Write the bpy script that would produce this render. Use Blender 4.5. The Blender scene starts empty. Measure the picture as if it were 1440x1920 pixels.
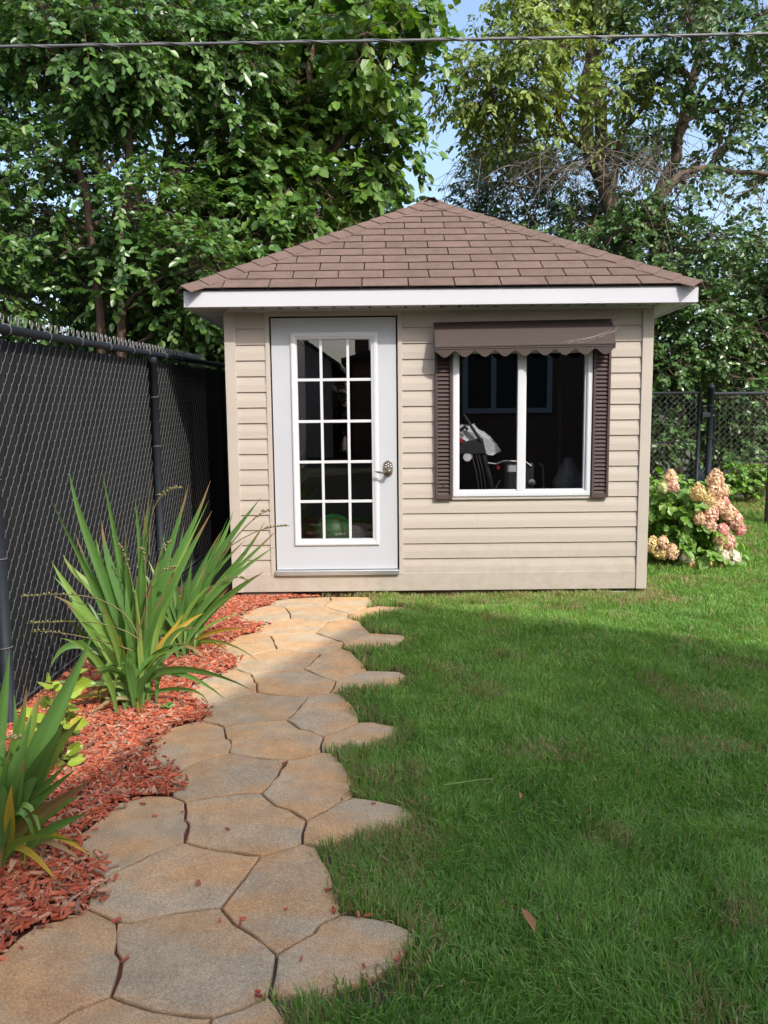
import bpy, math, random
import numpy as np

# ------------------------------------------------------------------ camera
scene = bpy.context.scene
random.seed(4); RNG = np.random.default_rng(11)
F = 1443.0; PITCH = math.radians(6.6); ROLL = math.radians(.58); EYE = 1.335
fwd = np.array([0, math.cos(PITCH), -math.sin(PITCH)])
up0 = np.array([0, math.sin(PITCH), math.cos(PITCH)]); XA = np.array([1., 0, 0])
rgt = XA*math.cos(ROLL) - up0*math.sin(ROLL); upv = XA*math.sin(ROLL) + up0*math.cos(ROLL)
CAM = np.array([0, 0, EYE])
cd = bpy.data.cameras.new('camera'); cam = bpy.data.objects.new('camera', cd)
scene.collection.objects.link(cam); scene.camera = cam
cd.sensor_fit = 'HORIZONTAL'; cd.sensor_width = 36; cd.lens = 36*F/1440; cd.clip_end = 500; cd.clip_start = .05
from mathutils import Matrix, Vector
M4 = Matrix.Identity(4)
for i in range(3):
    M4[i][0] = rgt[i]; M4[i][1] = upv[i]; M4[i][2] = -fwd[i]; M4[i][3] = CAM[i]
cam.matrix_world = M4

# ------------------------------------------------------------------ sky, sun, exposure
SUN = np.array([.60, -.91, 1.0]); SUN /= np.linalg.norm(SUN)
world = bpy.data.worlds.new('World'); scene.world = world; world.use_nodes = True
wn = world.node_tree; bg = wn.nodes['Background']
sky = wn.nodes.new('ShaderNodeTexSky'); sky.sky_type = 'NISHITA'; sky.sun_disc = False
sky.sun_elevation = math.asin(SUN[2]); sky.sun_rotation = math.atan2(SUN[0], SUN[1])
sky.air_density = 1.1; sky.dust_density = 3.5; sky.ozone_density = 1.0
wn.links.new(sky.outputs[0], bg.inputs[0]); bg.inputs[1].default_value = .15
sl = bpy.data.lights.new('sun', 'SUN'); sl.energy = 2.0; sl.angle = math.radians(.53); sl.color = (1, .955, .89)
so = bpy.data.objects.new('sun', sl); scene.collection.objects.link(so)
so.rotation_euler = Vector(tuple(SUN)).to_track_quat('Z', 'Y').to_euler(); so.location = (8, -10, 12)
vs = scene.view_settings; vs.view_transform = 'Standard'; vs.look = 'None'; vs.gamma = 1; vs.exposure = 1.11
vs.use_curve_mapping = False
scene.render.engine = 'CYCLES'
scene.cycles.max_bounces = 8; scene.cycles.transparent_max_bounces = 12

# ------------------------------------------------------------------ pixel helpers (a pixel gives a direction only)
def ray(x, y): return rgt*(x-720)/F - upv*(y-960)/F + fwd
def gnd(x, y, z=0.):
    d = ray(x, y); return CAM + d*((z-EYE)/d[2])
def ply(x, y, Y):
    d = ray(x, y); return CAM + d*(Y/d[1])
def gz(X, Y):                       # the lawn rises a little behind the shed
    t = np.clip((np.asarray(Y, float)-6.4)/3.0, 0, 1)
    return .37*t*t*(3-2*t)

# ------------------------------------------------------------------ mesh helpers
COL = scene.collection
WL = {}
def link(o, parent, w):
    COL.objects.link(o); WL[o.name] = np.array(w, float)
    pw = np.zeros(3)
    if parent is not None:
        o.parent = parent; pw = WL[parent.name]
    o.location = tuple(WL[o.name]-pw)
    return o
def tag(o, label=None, cat=None, group=None, kind=None):
    if label: o['label'] = label
    if cat: o['category'] = cat
    if group: o['group'] = group
    if kind: o['kind'] = kind
    return o
def thing(name, label, cat, w, group=None):
    o = bpy.data.objects.new(name, None); o.empty_display_size = .1
    link(o, None, w); return tag(o, label, cat, group)
def part_empty(name, parent, w):
    o = bpy.data.objects.new(name, None); o.empty_display_size = .1
    return link(o, parent, w)
def np_mesh(name, V, faces, smooth=False, colors=None):
    """V (n,3); faces: list of int arrays (m,k)"""
    me = bpy.data.meshes.new(name)
    V = np.asarray(V, np.float32)
    faces = [np.asarray(f, np.int32) for f in faces if len(f)]
    me.vertices.add(len(V)); me.vertices.foreach_set('co', V.ravel())
    tot = np.concatenate([np.full(len(f), f.shape[1], np.int32) for f in faces])
    idx = np.concatenate([f.ravel() for f in faces])
    me.loops.add(len(idx)); me.loops.foreach_set('vertex_index', idx)
    st = np.concatenate([[0], np.cumsum(tot)[:-1]]).astype(np.int32)
    me.polygons.add(len(tot)); me.polygons.foreach_set('loop_start', st)
    me.polygons.foreach_set('use_smooth', np.full(len(tot), bool(smooth)))
    if colors is not None:
        a = me.color_attributes.new('Col', 'FLOAT_COLOR', 'POINT')
        c = np.ones((len(V), 4), np.float32); c[:, :3] = colors; a.data.foreach_set('color', c.ravel())
    me.update(calc_edges=True)
    return me
class MB:
    def __init__(s): s.v = []; s.f = {}; s.n = 0
    def add(s, V, faces):
        V = np.asarray(V, float).reshape(-1, 3)
        for f in faces: s.f.setdefault(len(f), []).append(np.asarray(f)+s.n)
        s.v.append(V); s.n += len(V); return s
    def addnp(s, V, F_):
        s.v.append(V); s.f.setdefault(F_.shape[1], []).extend(list(F_+s.n)); s.n += len(V); return s
    def box(s, lo, hi):
        (a, b, c), (d, e, f) = lo, hi
        return s.add([(a,b,c),(d,b,c),(d,e,c),(a,e,c),(a,b,f),(d,b,f),(d,e,f),(a,e,f)],
                     [(3,2,1,0),(4,5,6,7),(0,1,5,4),(1,2,6,5),(2,3,7,6),(3,0,4,7)])
    def prism(s, poly, n):           # polygon (k,3) extruded by vector n
        P = np.asarray(poly, float); k = len(P); n = np.asarray(n, float)
        fs = [tuple(range(k)), tuple(range(2*k-1, k-1, -1))]
        fs += [((i+1) % k, i, k+i, k+(i+1) % k) for i in range(k)]
        return s.add(np.vstack([P, P+n]), fs)
    def tube(s, pts, r, sides=6, cap=True):
        P = np.asarray(pts, float); n = len(P); r = np.broadcast_to(np.asarray(r, float), (n,))
        T = np.gradient(P, axis=0); T /= np.linalg.norm(T, axis=1)[:, None]+1e-9
        ref = np.array([0, 0, 1.]) if abs(T[0][2]) < .9 else np.array([1., 0, 0])
        V = []
        for i in range(n):
            a = np.cross(T[i], ref); a /= np.linalg.norm(a)+1e-9; b = np.cross(T[i], a); ref = np.cross(a, T[i])
            for k in range(sides):
                t = 2*math.pi*k/sides; V.append(P[i]+r[i]*(a*math.cos(t)+b*math.sin(t)))
        fs = []
        for i in range(n-1):
            for k in range(sides):
                k2 = (k+1) % sides; fs.append((i*sides+k, i*sides+k2, (i+1)*sides+k2, (i+1)*sides+k))
        if cap: fs += [tuple(range(sides)), tuple((n-1)*sides+k for k in range(sides-1, -1, -1))]
        return s.add(V, fs)
    def lathe(s, c, prof, sides=16, axis=2):   # prof: (radius, height)
        V = []
        for r, h in prof:
            for k in range(sides):
                t = 2*math.pi*k/sides; p = [r*math.cos(t), r*math.sin(t), h]
                if axis == 1: p = [p[0], -h, p[1]]
                if axis == 0: p = [h, p[0], p[1]]
                V.append(np.array(c)+p)
        fs = []
        for i in range(len(prof)-1):
            for k in range(sides):
                k2 = (k+1) % sides; fs.append((i*sides+k, i*sides+k2, (i+1)*sides+k2, (i+1)*sides+k))
        fs += [tuple(range(sides-1, -1, -1)), tuple((len(prof)-1)*sides+k for k in range(sides))]
        return s.add(V, fs)
    def build(s, name, mat, parent=None, origin=None, smooth=False, bevel=0):
        V = np.vstack(s.v)
        w = np.array(origin, float) if origin is not None else (WL[parent.name] if parent is not None else np.array([*(V.min(0)+V.max(0))[:2]/2, V[:, 2].min()]))
        me = np_mesh(name, V-w, [np.array(x) for x in s.f.values()], smooth)
        me.materials.append(mat)
        o = bpy.data.objects.new(name, me); link(o, parent, w)
        if bevel:
            m = o.modifiers.new('bevel', 'BEVEL'); m.width = bevel; m.segments = 2; m.limit_method = 'ANGLE'
        return o
def bx(name, lo, hi, mat, parent=None, bevel=0):
    lo = np.array(lo, float); hi = np.array(hi, float)
    return MB().box(lo, hi).build(name, mat, parent, origin=(lo+hi)/2, bevel=bevel)

# ------------------------------------------------------------------ materials
def mat(name, col, rough=.6, var=0., vscale=6., bump=0., bscale=60., col2=None, spec=.5, metal=0., objvar=0., stretch=None, trans=None):
    m = bpy.data.materials.new(name); m.use_nodes = True; nt = m.node_tree; N = nt.nodes; L = nt.links
    p = N['Principled BSDF']; p.inputs['Roughness'].default_value = rough; p.inputs['Metallic'].default_value = metal
    p.inputs['Specular IOR Level'].default_value = spec
    c = (*col, 1); out = None
    tc = N.new('ShaderNodeTexCoord'); vec = tc.outputs['Object']
    if stretch:
        mp = N.new('ShaderNodeMapping'); mp.inputs['Scale'].default_value = stretch; L.new(vec, mp.inputs[0]); vec = mp.outputs[0]
    if objvar:
        oi = N.new('ShaderNodeObjectInfo'); va = N.new('ShaderNodeVectorMath'); va.operation = 'ADD'
        cx = N.new('ShaderNodeVectorMath'); cx.operation = 'SCALE'; cx.inputs[0].default_value = (37, 91, 53); L.new(oi.outputs['Random'], cx.inputs['Scale'])
        L.new(vec, va.inputs[0]); L.new(cx.outputs[0], va.inputs[1]); vec = va.outputs[0]
    p.inputs['Base Color'].default_value = c
    if var or col2 or objvar:
        nz = N.new('ShaderNodeTexNoise'); nz.inputs['Scale'].default_value = vscale; nz.inputs['Detail'].default_value = 6; nz.inputs['Roughness'].default_value = .6
        L.new(vec, nz.inputs['Vector'])
        rp = N.new('ShaderNodeValToRGB'); rp.color_ramp.elements[0].position = .3; rp.color_ramp.elements[1].position = .7
        c2 = col2 if col2 else tuple(min(1, x*(1+var)) for x in col); c1 = col if col2 else tuple(x*(1-var) for x in col)
        rp.color_ramp.elements[0].color = (*c1, 1); rp.color_ramp.elements[1].color = (*c2, 1)
        L.new(nz.outputs['Fac'], rp.inputs[0]); cur = rp.outputs[0]
        if objvar:
            hs = N.new('ShaderNodeHueSaturation'); mr = N.new('ShaderNodeMapRange')
            mr.inputs['To Min'].default_value = 1-objvar; mr.inputs['To Max'].default_value = 1+objvar
            L.new(oi.outputs['Random'], mr.inputs[0]); L.new(mr.outputs[0], hs.inputs['Value']); L.new(cur, hs.inputs['Color']); cur = hs.outputs[0]
        L.new(cur, p.inputs['Base Color'])
    if bump:
        n2 = N.new('ShaderNodeTexNoise'); n2.inputs['Scale'].default_value = bscale; n2.inputs['Detail'].default_value = 5; L.new(vec, n2.inputs['Vector'])
        b = N.new('ShaderNodeBump'); b.inputs['Strength'].default_value = bump; b.inputs['Distance'].default_value = .01
        L.new(n2.outputs['Fac'], b.inputs['Height']); L.new(b.outputs[0], p.inputs['Normal'])
    return m
def leaf_mat(name, cols, rough=.42, trans=.3, spec=.5, attr=False):
    """cols: list of colours picked per leaf"""
    m = bpy.data.materials.new(name); m.use_nodes = True; nt = m.node_tree; N = nt.nodes; L = nt.links
    p = N['Principled BSDF']; p.inputs['Roughness'].default_value = rough; p.inputs['Specular IOR Level'].default_value = spec
    if attr:
        a = N.new('ShaderNodeAttribute'); a.attribute_name = 'Col'; c = a.outputs['Color']
    else:
        g = N.new('ShaderNodeNewGeometry'); rp = N.new('ShaderNodeValToRGB')
        el = rp.color_ramp.elements
        el[0].color = (*cols[0], 1); el[0].position = 0; el[1].color = (*cols[-1], 1); el[1].position = 1
        for i in range(1, len(cols)-1):
            e = el.new(i/(len(cols)-1)); e.color = (*cols[i], 1)
        L.new(g.outputs['Random Per Island'], rp.inputs[0]); c = rp.outputs[0]
    L.new(c, p.inputs['Base Color'])
    t = N.new('ShaderNodeBsdfTranslucent'); mx = N.new('ShaderNodeMixShader'); mx.inputs[0].default_value = trans
    hs = N.new('ShaderNodeHueSaturation'); hs.inputs['Saturation'].default_value = 1.15; hs.inputs['Value'].default_value = 1.5; hs.inputs['Hue'].default_value = .485
    L.new(c, hs.inputs['Color']); L.new(hs.outputs[0], t.inputs[0])
    L.new(p.outputs[0], mx.inputs[1]); L.new(t.outputs[0], mx.inputs[2]); L.new(mx.outputs[0], N['Material Output'].inputs[0])
    return m
def glass_mat(name, tint):
    m = bpy.data.materials.new(name); m.use_nodes = True; nt = m.node_tree; N = nt.nodes; L = nt.links
    N.remove(N['Principled BSDF'])
    tr = N.new('ShaderNodeBsdfTransparent'); tr.inputs[0].default_value = (*tint, 1)
    gl = N.new('ShaderNodeBsdfGlossy'); gl.inputs['Roughness'].default_value = 0; gl.inputs[0].default_value = (.95, .97, 1, 1)
    lw = N.new('ShaderNodeLayerWeight'); lw.inputs['Blend'].default_value = .5        # double glazing: about a tenth mirrored head-on, more at a slant
    pw = N.new('ShaderNodeMath'); pw.operation = 'POWER'; pw.inputs[1].default_value = 4; L.new(lw.outputs['Facing'], pw.inputs[0])
    fr = N.new('ShaderNodeMath'); fr.operation = 'MULTIPLY_ADD'; fr.inputs[1].default_value = .85; fr.inputs[2].default_value = .10; L.new(pw.outputs[0], fr.inputs[0])
    mx = N.new('ShaderNodeMixShader'); L.new(fr.outputs[0], mx.inputs[0]); L.new(tr.outputs[0], mx.inputs[1]); L.new(gl.outputs[0], mx.inputs[2])
    L.new(mx.outputs[0], N['Material Output'].inputs[0]); return m

M = {}
M['siding'] = mat('beige_vinyl', (.418, .372, .322), .55, spec=.25, var=.045, vscale=2.2, bump=.12, bscale=14, stretch=(.25, 3, 3), objvar=.025)
def dirt(m, z0, z1, col, amt):
    nt = m.node_tree; N = nt.nodes; L = nt.links; p = N['Principled BSDF']; src = p.inputs['Base Color'].links[0].from_socket
    g_ = N.new('ShaderNodeNewGeometry'); sx = N.new('ShaderNodeSeparateXYZ'); L.new(g_.outputs['Position'], sx.inputs[0])
    mr = N.new('ShaderNodeMapRange'); mr.inputs['From Min'].default_value = z1; mr.inputs['From Max'].default_value = z0; L.new(sx.outputs['Z'], mr.inputs[0])
    nz = N.new('ShaderNodeTexNoise'); nz.inputs['Scale'].default_value = 9; nz.inputs['Detail'].default_value = 7; nz.inputs['Roughness'].default_value = .7; L.new(g_.outputs['Position'], nz.inputs['Vector'])
    m2 = N.new('ShaderNodeMapRange'); m2.inputs['From Min'].default_value = .42; m2.inputs['From Max'].default_value = .7; L.new(nz.outputs['Fac'], m2.inputs[0])
    mu = N.new('ShaderNodeMath'); mu.operation = 'MULTIPLY'; L.new(mr.outputs[0], mu.inputs[0]); L.new(m2.outputs[0], mu.inputs[1])
    ma = N.new('ShaderNodeMath'); ma.operation = 'MULTIPLY'; ma.inputs[1].default_value = amt; L.new(mu.outputs[0], ma.inputs[0])
    mx = N.new('ShaderNodeMix'); mx.data_type = 'RGBA'; L.new(ma.outputs[0], mx.inputs['Factor']); L.new(src, mx.inputs['A']); mx.inputs['B'].default_value = (*col, 1); L.new(mx.outputs['Result'], p.inputs['Base Color'])
dirt(M['siding'], .03, .55, (.22, .175, .125), .38)
M['trim'] = mat('beige_trim', (.42, .374, .326), .55, var=.03, vscale=4, bump=.04, bscale=70)
M['white'] = mat('white_paint', (.44, .458, .495), .45, spec=.3, var=.02, vscale=3, bump=.02, bscale=40)
M['vinylwhite'] = mat('white_vinyl', (.56, .575, .605), .4, var=.02, vscale=5)
M['fascia'] = mat('white_aluminium', (.50, .505, .545), .5, spec=.25, var=.02, vscale=2, bump=.03, bscale=6)
M['brown'] = mat('brown_metal', (.066, .050, .046), .7, spec=.12, var=.05, vscale=8)
M['shutter'] = mat('brown_plastic', (.075, .053, .050), .65, spec=.15, var=.05, vscale=8)
M['black'] = mat('black_coating', (.015, .019, .026), .6, spec=.2, var=.06)
M['slat'] = mat('charcoal_slat', (.014, .015, .016), .7, spec=.15, var=.10, vscale=9, objvar=.18)
M['wire'] = mat('black_wire', (.075, .078, .08), .55, spec=.25)
M['knuckle'] = mat('grey_wire', (.15, .15, .155), .4)
M['alu'] = mat('aluminium', (.55, .57, .6), .3, metal=.8, var=.05)
M['nickel'] = mat('nickel', (.20, .175, .14), .42, metal=.6, spec=.4)
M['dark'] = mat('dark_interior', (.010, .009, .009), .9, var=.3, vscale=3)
M['wood'] = mat('old_wood', (.11, .06, .045), .85, var=.25, vscale=9, stretch=(1, 6, 6), bump=.3)
M['concrete'] = mat('concrete_block', (.36, .34, .31), .9, var=.15, vscale=20, bump=.3)
M['glass'] = glass_mat('tinted_glass', (.60, .61, .61))
M['green'] = mat('green_rubber', (.012, .11, .018), .45)
M['greycloth'] = mat('grey_cloth', (.78, .78, .82), .85, var=.15, vscale=14, bump=.3, bscale=30)
M['blackplastic'] = mat('black_plastic', (.03, .03, .033), .5, var=.1)
M['red'] = mat('red_plastic', (.45, .02, .03), .4)
M['yellow'] = mat('yellow_label', (.6, .45, .08), .5)
M['paper'] = mat('white_label', (.7, .7, .7), .5)
M['chrome'] = mat('bare_steel', (.6, .58, .52), .3, metal=1.)
M['bark'] = mat('bark', (.12, .085, .062), .9, var=.4, vscale=14, bump=.8, bscale=30, stretch=(1, 1, .3))
M['barkred'] = mat('reddish_bark', (.085, .052, .036), .9, var=.4, vscale=14, bump=.8, bscale=30, stretch=(1, 1, .3))
M['deadtwig'] = mat('dead_twig', (.15, .13, .11), .9, var=.3, vscale=10)
M['cable'] = mat('cable', (.10, .105, .11), .5, var=.2)
M['web'] = mat('spider_silk', (.7, .7, .7), .5)

def shingle_mat():
    m = mat('brown_shingle', (.145, .100, .083), .95, spec=.2, var=.14, vscale=7, bump=.5, bscale=260, objvar=.07)
    nt = m.node_tree; N = nt.nodes; L = nt.links; p = N['Principled BSDF']
    src = p.inputs['Base Color'].links[0].from_socket
    tc = N.new('ShaderNodeTexCoord'); w = N.new('ShaderNodeTexNoise'); w.inputs['Scale'].default_value = 330; w.inputs['Detail'].default_value = 2
    L.new(tc.outputs['Object'], w.inputs['Vector'])
    mr = N.new('ShaderNodeMapRange'); mr.inputs['From Min'].default_value = .3; mr.inputs['From Max'].default_value = .7; mr.inputs['To Min'].default_value = .62; mr.inputs['To Max'].default_value = 1.38
    L.new(w.outputs['Fac'], mr.inputs[0])
    mu = N.new('ShaderNodeVectorMath'); mu.operation = 'SCALE'; L.new(src, mu.inputs[0]); L.new(mr.outputs[0], mu.inputs['Scale']); L.new(mu.outputs[0], p.inputs['Base Color'])
    return m
M['shingle'] = shingle_mat()
def stone_mat():
    m = bpy.data.materials.new('flagstone_concrete'); m.use_nodes = True; nt = m.node_tree; N = nt.nodes; L = nt.links; p = N['Principled BSDF']
    p.inputs['Roughness'].default_value = .85; p.inputs['Specular IOR Level'].default_value = .3
    tc = N.new('ShaderNodeTexCoord'); oi = N.new('ShaderNodeObjectInfo')
    cx = N.new('ShaderNodeVectorMath'); cx.operation = 'SCALE'; cx.inputs[0].default_value = (37, 91, 53); L.new(oi.outputs['Random'], cx.inputs['Scale'])
    va = N.new('ShaderNodeVectorMath'); L.new(tc.outputs['Object'], va.inputs[0]); L.new(cx.outputs[0], va.inputs[1]); vec = va.outputs[0]
    mp = N.new('ShaderNodeMapping'); mp.inputs['Rotation'].default_value = (0, 0, .6); mp.inputs['Scale'].default_value = (1, 2.2, 1); L.new(vec, mp.inputs[0])
    n1 = N.new('ShaderNodeTexNoise'); n1.inputs['Scale'].default_value = 2.6; n1.inputs['Detail'].default_value = 5; n1.inputs['Roughness'].default_value = .55; L.new(mp.outputs[0], n1.inputs[0])
    r1 = N.new('ShaderNodeValToRGB'); r1.color_ramp.elements[0].position = .40; r1.color_ramp.elements[0].color = (.465, .370, .252, 1)
    r1.color_ramp.elements[1].position = .62; r1.color_ramp.elements[1].color = (.57, .345, .172, 1); L.new(n1.outputs['Fac'], r1.inputs[0])
    n2 = N.new('ShaderNodeTexNoise'); n2.inputs['Scale'].default_value = 11; n2.inputs['Detail'].default_value = 8; n2.inputs['Roughness'].default_value = .7; L.new(vec, n2.inputs[0])
    m1 = N.new('ShaderNodeMapRange'); m1.inputs['From Min'].default_value = .3; m1.inputs['From Max'].default_value = .7; m1.inputs['To Min'].default_value = .80; m1.inputs['To Max'].default_value = 1.14; L.new(n2.outputs['Fac'], m1.inputs[0])
    n3 = N.new('ShaderNodeTexNoise'); n3.inputs['Scale'].default_value = 210; n3.inputs['Detail'].default_value = 2; L.new(vec, n3.inputs[0])
    m3 = N.new('ShaderNodeMapRange'); m3.inputs['From Min'].default_value = .3; m3.inputs['From Max'].default_value = .75; m3.inputs['To Min'].default_value = .68; m3.inputs['To Max'].default_value = 1.30; L.new(n3.outputs['Fac'], m3.inputs[0])
    vo = N.new('ShaderNodeTexVoronoi'); vo.inputs['Scale'].default_value = 75; L.new(vec, vo.inputs[0])
    gt = N.new('ShaderNodeMath'); gt.operation = 'LESS_THAN'; gt.inputs[1].default_value = .12; L.new(vo.outputs['Distance'], gt.inputs[0])
    mm = N.new('ShaderNodeMath'); mm.operation = 'MULTIPLY'; L.new(m1.outputs[0], mm.inputs[0]); L.new(m3.outputs[0], mm.inputs[1])
    sc = N.new('ShaderNodeVectorMath'); sc.operation = 'SCALE'; L.new(r1.outputs[0], sc.inputs[0]); L.new(mm.outputs[0], sc.inputs['Scale'])
    mx = N.new('ShaderNodeMix'); mx.data_type = 'RGBA'; L.new(gt.outputs[0], mx.inputs['Factor']); L.new(sc.outputs[0], mx.inputs['A']); mx.inputs['B'].default_value = (.56, .50, .40, 1)
    gk = N.new('ShaderNodeMath'); gk.operation = 'MULTIPLY'; gk.inputs[1].default_value = .6; L.new(gt.outputs[0], gk.inputs[0]); L.new(gk.outputs[0], mx.inputs['Factor'])
    hs = N.new('ShaderNodeHueSaturation'); mr = N.new('ShaderNodeMapRange'); mr.inputs['To Min'].default_value = .92; mr.inputs['To Max'].default_value = 1.06
    L.new(oi.outputs['Random'], mr.inputs[0]); L.new(mr.outputs[0], hs.inputs['Value']); L.new(mx.outputs['Result'], hs.inputs['Color']); L.new(hs.outputs[0], p.inputs['Base Color'])
    b1 = N.new('ShaderNodeBump'); b1.inputs['Strength'].default_value = .6; b1.inputs['Distance'].default_value = .016; L.new(n2.outputs['Fac'], b1.inputs['Height'])
    b2 = N.new('ShaderNodeBump'); b2.inputs['Strength'].default_value = .6; b2.inputs['Distance'].default_value = .003; L.new(n3.outputs['Fac'], b2.inputs['Height']); L.new(b1.outputs[0], b2.inputs['Normal'])
    L.new(b2.outputs[0], p.inputs['Normal'])
    return m
M['stone'] = stone_mat()
M['soil'] = mat('lawn_soil', (.060, .050, .030), .95, vscale=5, col2=(.045, .060, .020), bump=.6, bscale=50)
M['joint'] = mat('joint_sand', (.075, .056, .044), .95, var=.35, vscale=40, bump=.6, bscale=120)
M['mulchsoil'] = mat('mulch_floor', (.17, .045, .028), .95, vscale=30, col2=(.06, .022, .015), bump=1., bscale=60)

# ------------------------------------------------------------------ path stones (outlines traced on the ground)
STONES = [
 [(0,1789),(36,1756),(75,1731),(114,1723),(161,1701),(194,1716),(219,1728),(217,1784),(228,1798),(208,1867),(139,1894),(100,1919),(60,1960),(-60,1990),(-150,1900)],
 [(208,1867),(236,1878),(286,1894),(398,1908),(391,1920),(385,1960),(200,2010),(60,1960),(100,1919),(139,1894)],
 [(219,1728),(247,1730),(328,1710),(414,1702),(439,1731),(475,1753),(519,1789),(514,1825),(504,1866),(455,1889),(398,1908),(286,1894),(236,1878),(208,1867),(228,1798),(217,1784)],
 [(519,1789),(589,1748),(600,1732),(640,1713),(678,1716),(730,1726),(770,1742),(783,1762),(739,1812),(644,1853),(608,1867),(558,1866),(506,1864),(514,1825)],
 [(504,1866),(455,1889),(398,1908),(391,1920),(385,1960),(480,1990),(560,1960),(540,1915),(522,1887)],
 [(194,1644),(217,1633),(267,1611),(278,1604),(346,1579),(411,1594),(489,1604),(458,1647),(419,1696),(414,1702),(328,1710),(247,1730),(219,1728),(194,1716),(161,1701),(167,1678)],
 [(489,1604),(517,1597),(567,1581),(594,1589),(605,1611),(622,1636),(628,1667),(639,1692),(640,1713),(600,1732),(589,1748),(519,1789),(475,1753),(439,1731),(414,1702),(419,1696),(458,1647)],
 [(194,1644),(167,1614),(130,1580),(164,1553),(219,1505),(278,1490),(322,1492),(347,1503),(347,1536),(354,1544),(346,1579),(278,1604),(267,1611),(217,1633)],
 [(347,1503),(447,1487),(490,1486),(517,1510),(544,1518),(575,1537),(567,1561),(567,1581),(517,1597),(489,1604),(411,1594),(346,1579),(354,1544),(347,1536)],
 [(575,1537),(630,1507),(664,1494),(705,1500),(755,1511),(775,1530),(755,1552),(650,1572),(605,1586),(567,1581),(567,1561)],
 [(326,1447),(372,1428),(429,1410),(478,1419),(539,1424),(521,1454),(490,1486),(447,1487),(347,1503),(322,1492),(322,1472)],
 [(539,1424),(580,1417),(603,1410),(622,1412),(644,1433),(658,1455),(661,1478),(664,1494),(630,1507),(575,1537),(544,1518),(517,1510),(490,1486),(521,1454)],
 [(326,1447),(305,1439),(271,1405),(300,1374),(327,1362),(365,1353),(377,1350),(420,1362),(424,1385),(432,1387),(429,1410),(372,1428)],
 [(420,1362),(484,1352),(537,1349),(562,1366),(579,1369),(607,1381),(601,1397),(603,1410),(580,1417),(539,1424),(478,1419),(429,1410),(432,1387),(424,1385)],
 [(607,1381),(646,1366),(673,1354),(700,1353),(748,1362),(735,1387),(677,1402),(633,1409),(603,1410),(601,1397)],
 [(391,1326),(436,1310),(482,1297),(521,1303),(577,1306),(560,1328),(537,1349),(484,1352),(420,1362),(377,1350),(382,1345)],
 [(577,1306),(619,1299),(635,1300),(654,1314),(669,1332),(673,1354),(646,1366),(607,1381),(579,1369),(562,1366),(537,1349),(560,1328)],
 [(435,1252),(471,1263),(477,1278),(482,1281),(482,1297),(436,1310),(391,1326),(369,1318),(347,1300),(365,1280),(396,1266),(427,1255)],
 [(471,1263),(521,1256),(569,1253),(600,1267),(630,1277),(627,1285),(619,1299),(577,1306),(521,1303),(482,1297),(482,1281),(477,1278)],
 [(630,1277),(667,1262),(688,1257),(750,1259),(765,1268),(746,1282),(667,1293),(633,1299),(619,1299),(627,1285)],
 [(569,1253),(586,1241),(600,1225),(628,1220),(641,1216),(660,1222),(679,1241),(688,1257),(667,1262),(630,1277),(600,1267)],
 [(435,1252),(442,1237),(459,1233),(481,1225),(519,1216),(570,1221),(600,1225),(586,1241),(569,1253),(521,1256),(471,1263)],
 [(401,1219),(412,1209),(436,1194),(476,1186),(507,1191),(513,1201),(519,1216),(481,1225),(459,1233),(442,1237),(422,1229)],
 [(507,1191),(554,1187),(591,1185),(623,1197),(645,1204),(641,1216),(628,1220),(600,1225),(570,1221),(519,1216),(513,1201)],
 [(645,1204),(674,1193),(695,1187),(751,1190),(763,1194),(751,1208),(709,1212),(660,1215),(641,1216)],
 [(617,1164),(653,1158),(674,1164),(681,1173),(695,1187),(674,1193),(645,1204),(623,1197),(591,1185),(607,1175)],
 [(498,1170),(513,1166),(545,1159),(584,1162),(617,1164),(607,1175),(591,1185),(554,1187),(507,1191),(476,1186),(479,1176)],
 [(505,1134),(534,1139),(544,1151),(545,1159),(513,1166),(498,1170),(458,1169),(438,1159),(454,1151),(470,1141)],
 [(534,1139),(570,1137),(607,1134),(621,1141),(639,1146),(653,1149),(653,1158),(617,1164),(584,1162),(545,1159),(544,1151)],
 [(505,1134),(509,1127),(537,1122),(570,1121),(619,1119),(621,1125),(607,1134),(570,1137),(534,1139)],
 [(621,1125),(619,1119),(653,1119),(694,1119),(700,1132),(681,1141),(664,1146),(653,1149),(639,1146),(621,1141),(607,1134)],
 [(653,1149),(664,1146),(681,1141),(709,1136),(762,1138),(763,1144),(709,1150),(673,1157),(653,1158)],
]
SPOLY = [np.array([gnd(x, y)[:2] for x, y in s]) for s in STONES]
def inpoly(P, poly):
    x, y = P[:, 0], P[:, 1]; r = np.zeros(len(P), bool); j = len(poly)-1
    for i in range(len(poly)):
        xi, yi = poly[i]; xj, yj = poly[j]
        c = ((yi > y) != (yj > y)) & (x < (xj-xi)*(y-yi)/(yj-yi+1e-12)+xi); r ^= c; j = i
    return r
def shrink(poly, d):
    c = poly.mean(0); n = len(poly); out = []
    area = .5*np.sum(poly[:, 0]*np.roll(poly[:, 1], -1)-np.roll(poly[:, 0], -1)*poly[:, 1]); sg = 1 if area > 0 else -1
    for i in range(n):
        a = poly[i-1]; b = poly[i]; e = poly[(i+1) % n]
        n1 = np.array([-(b-a)[1], (b-a)[0]]); n1 /= np.linalg.norm(n1)+1e-9
        n2 = np.array([-(e-b)[1], (e-b)[0]]); n2 /= np.linalg.norm(n2)+1e-9
        m = n1+n2; m /= max(np.linalg.norm(m), .35)
        out.append(b+sg*m*d)
    return np.array(out)
def in_stones(P, grow=0.):
    r = np.zeros(len(P), bool)
    for s in SPOLY: r |= inpoly(P, shrink(s, -grow) if grow else s)
    return r
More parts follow.
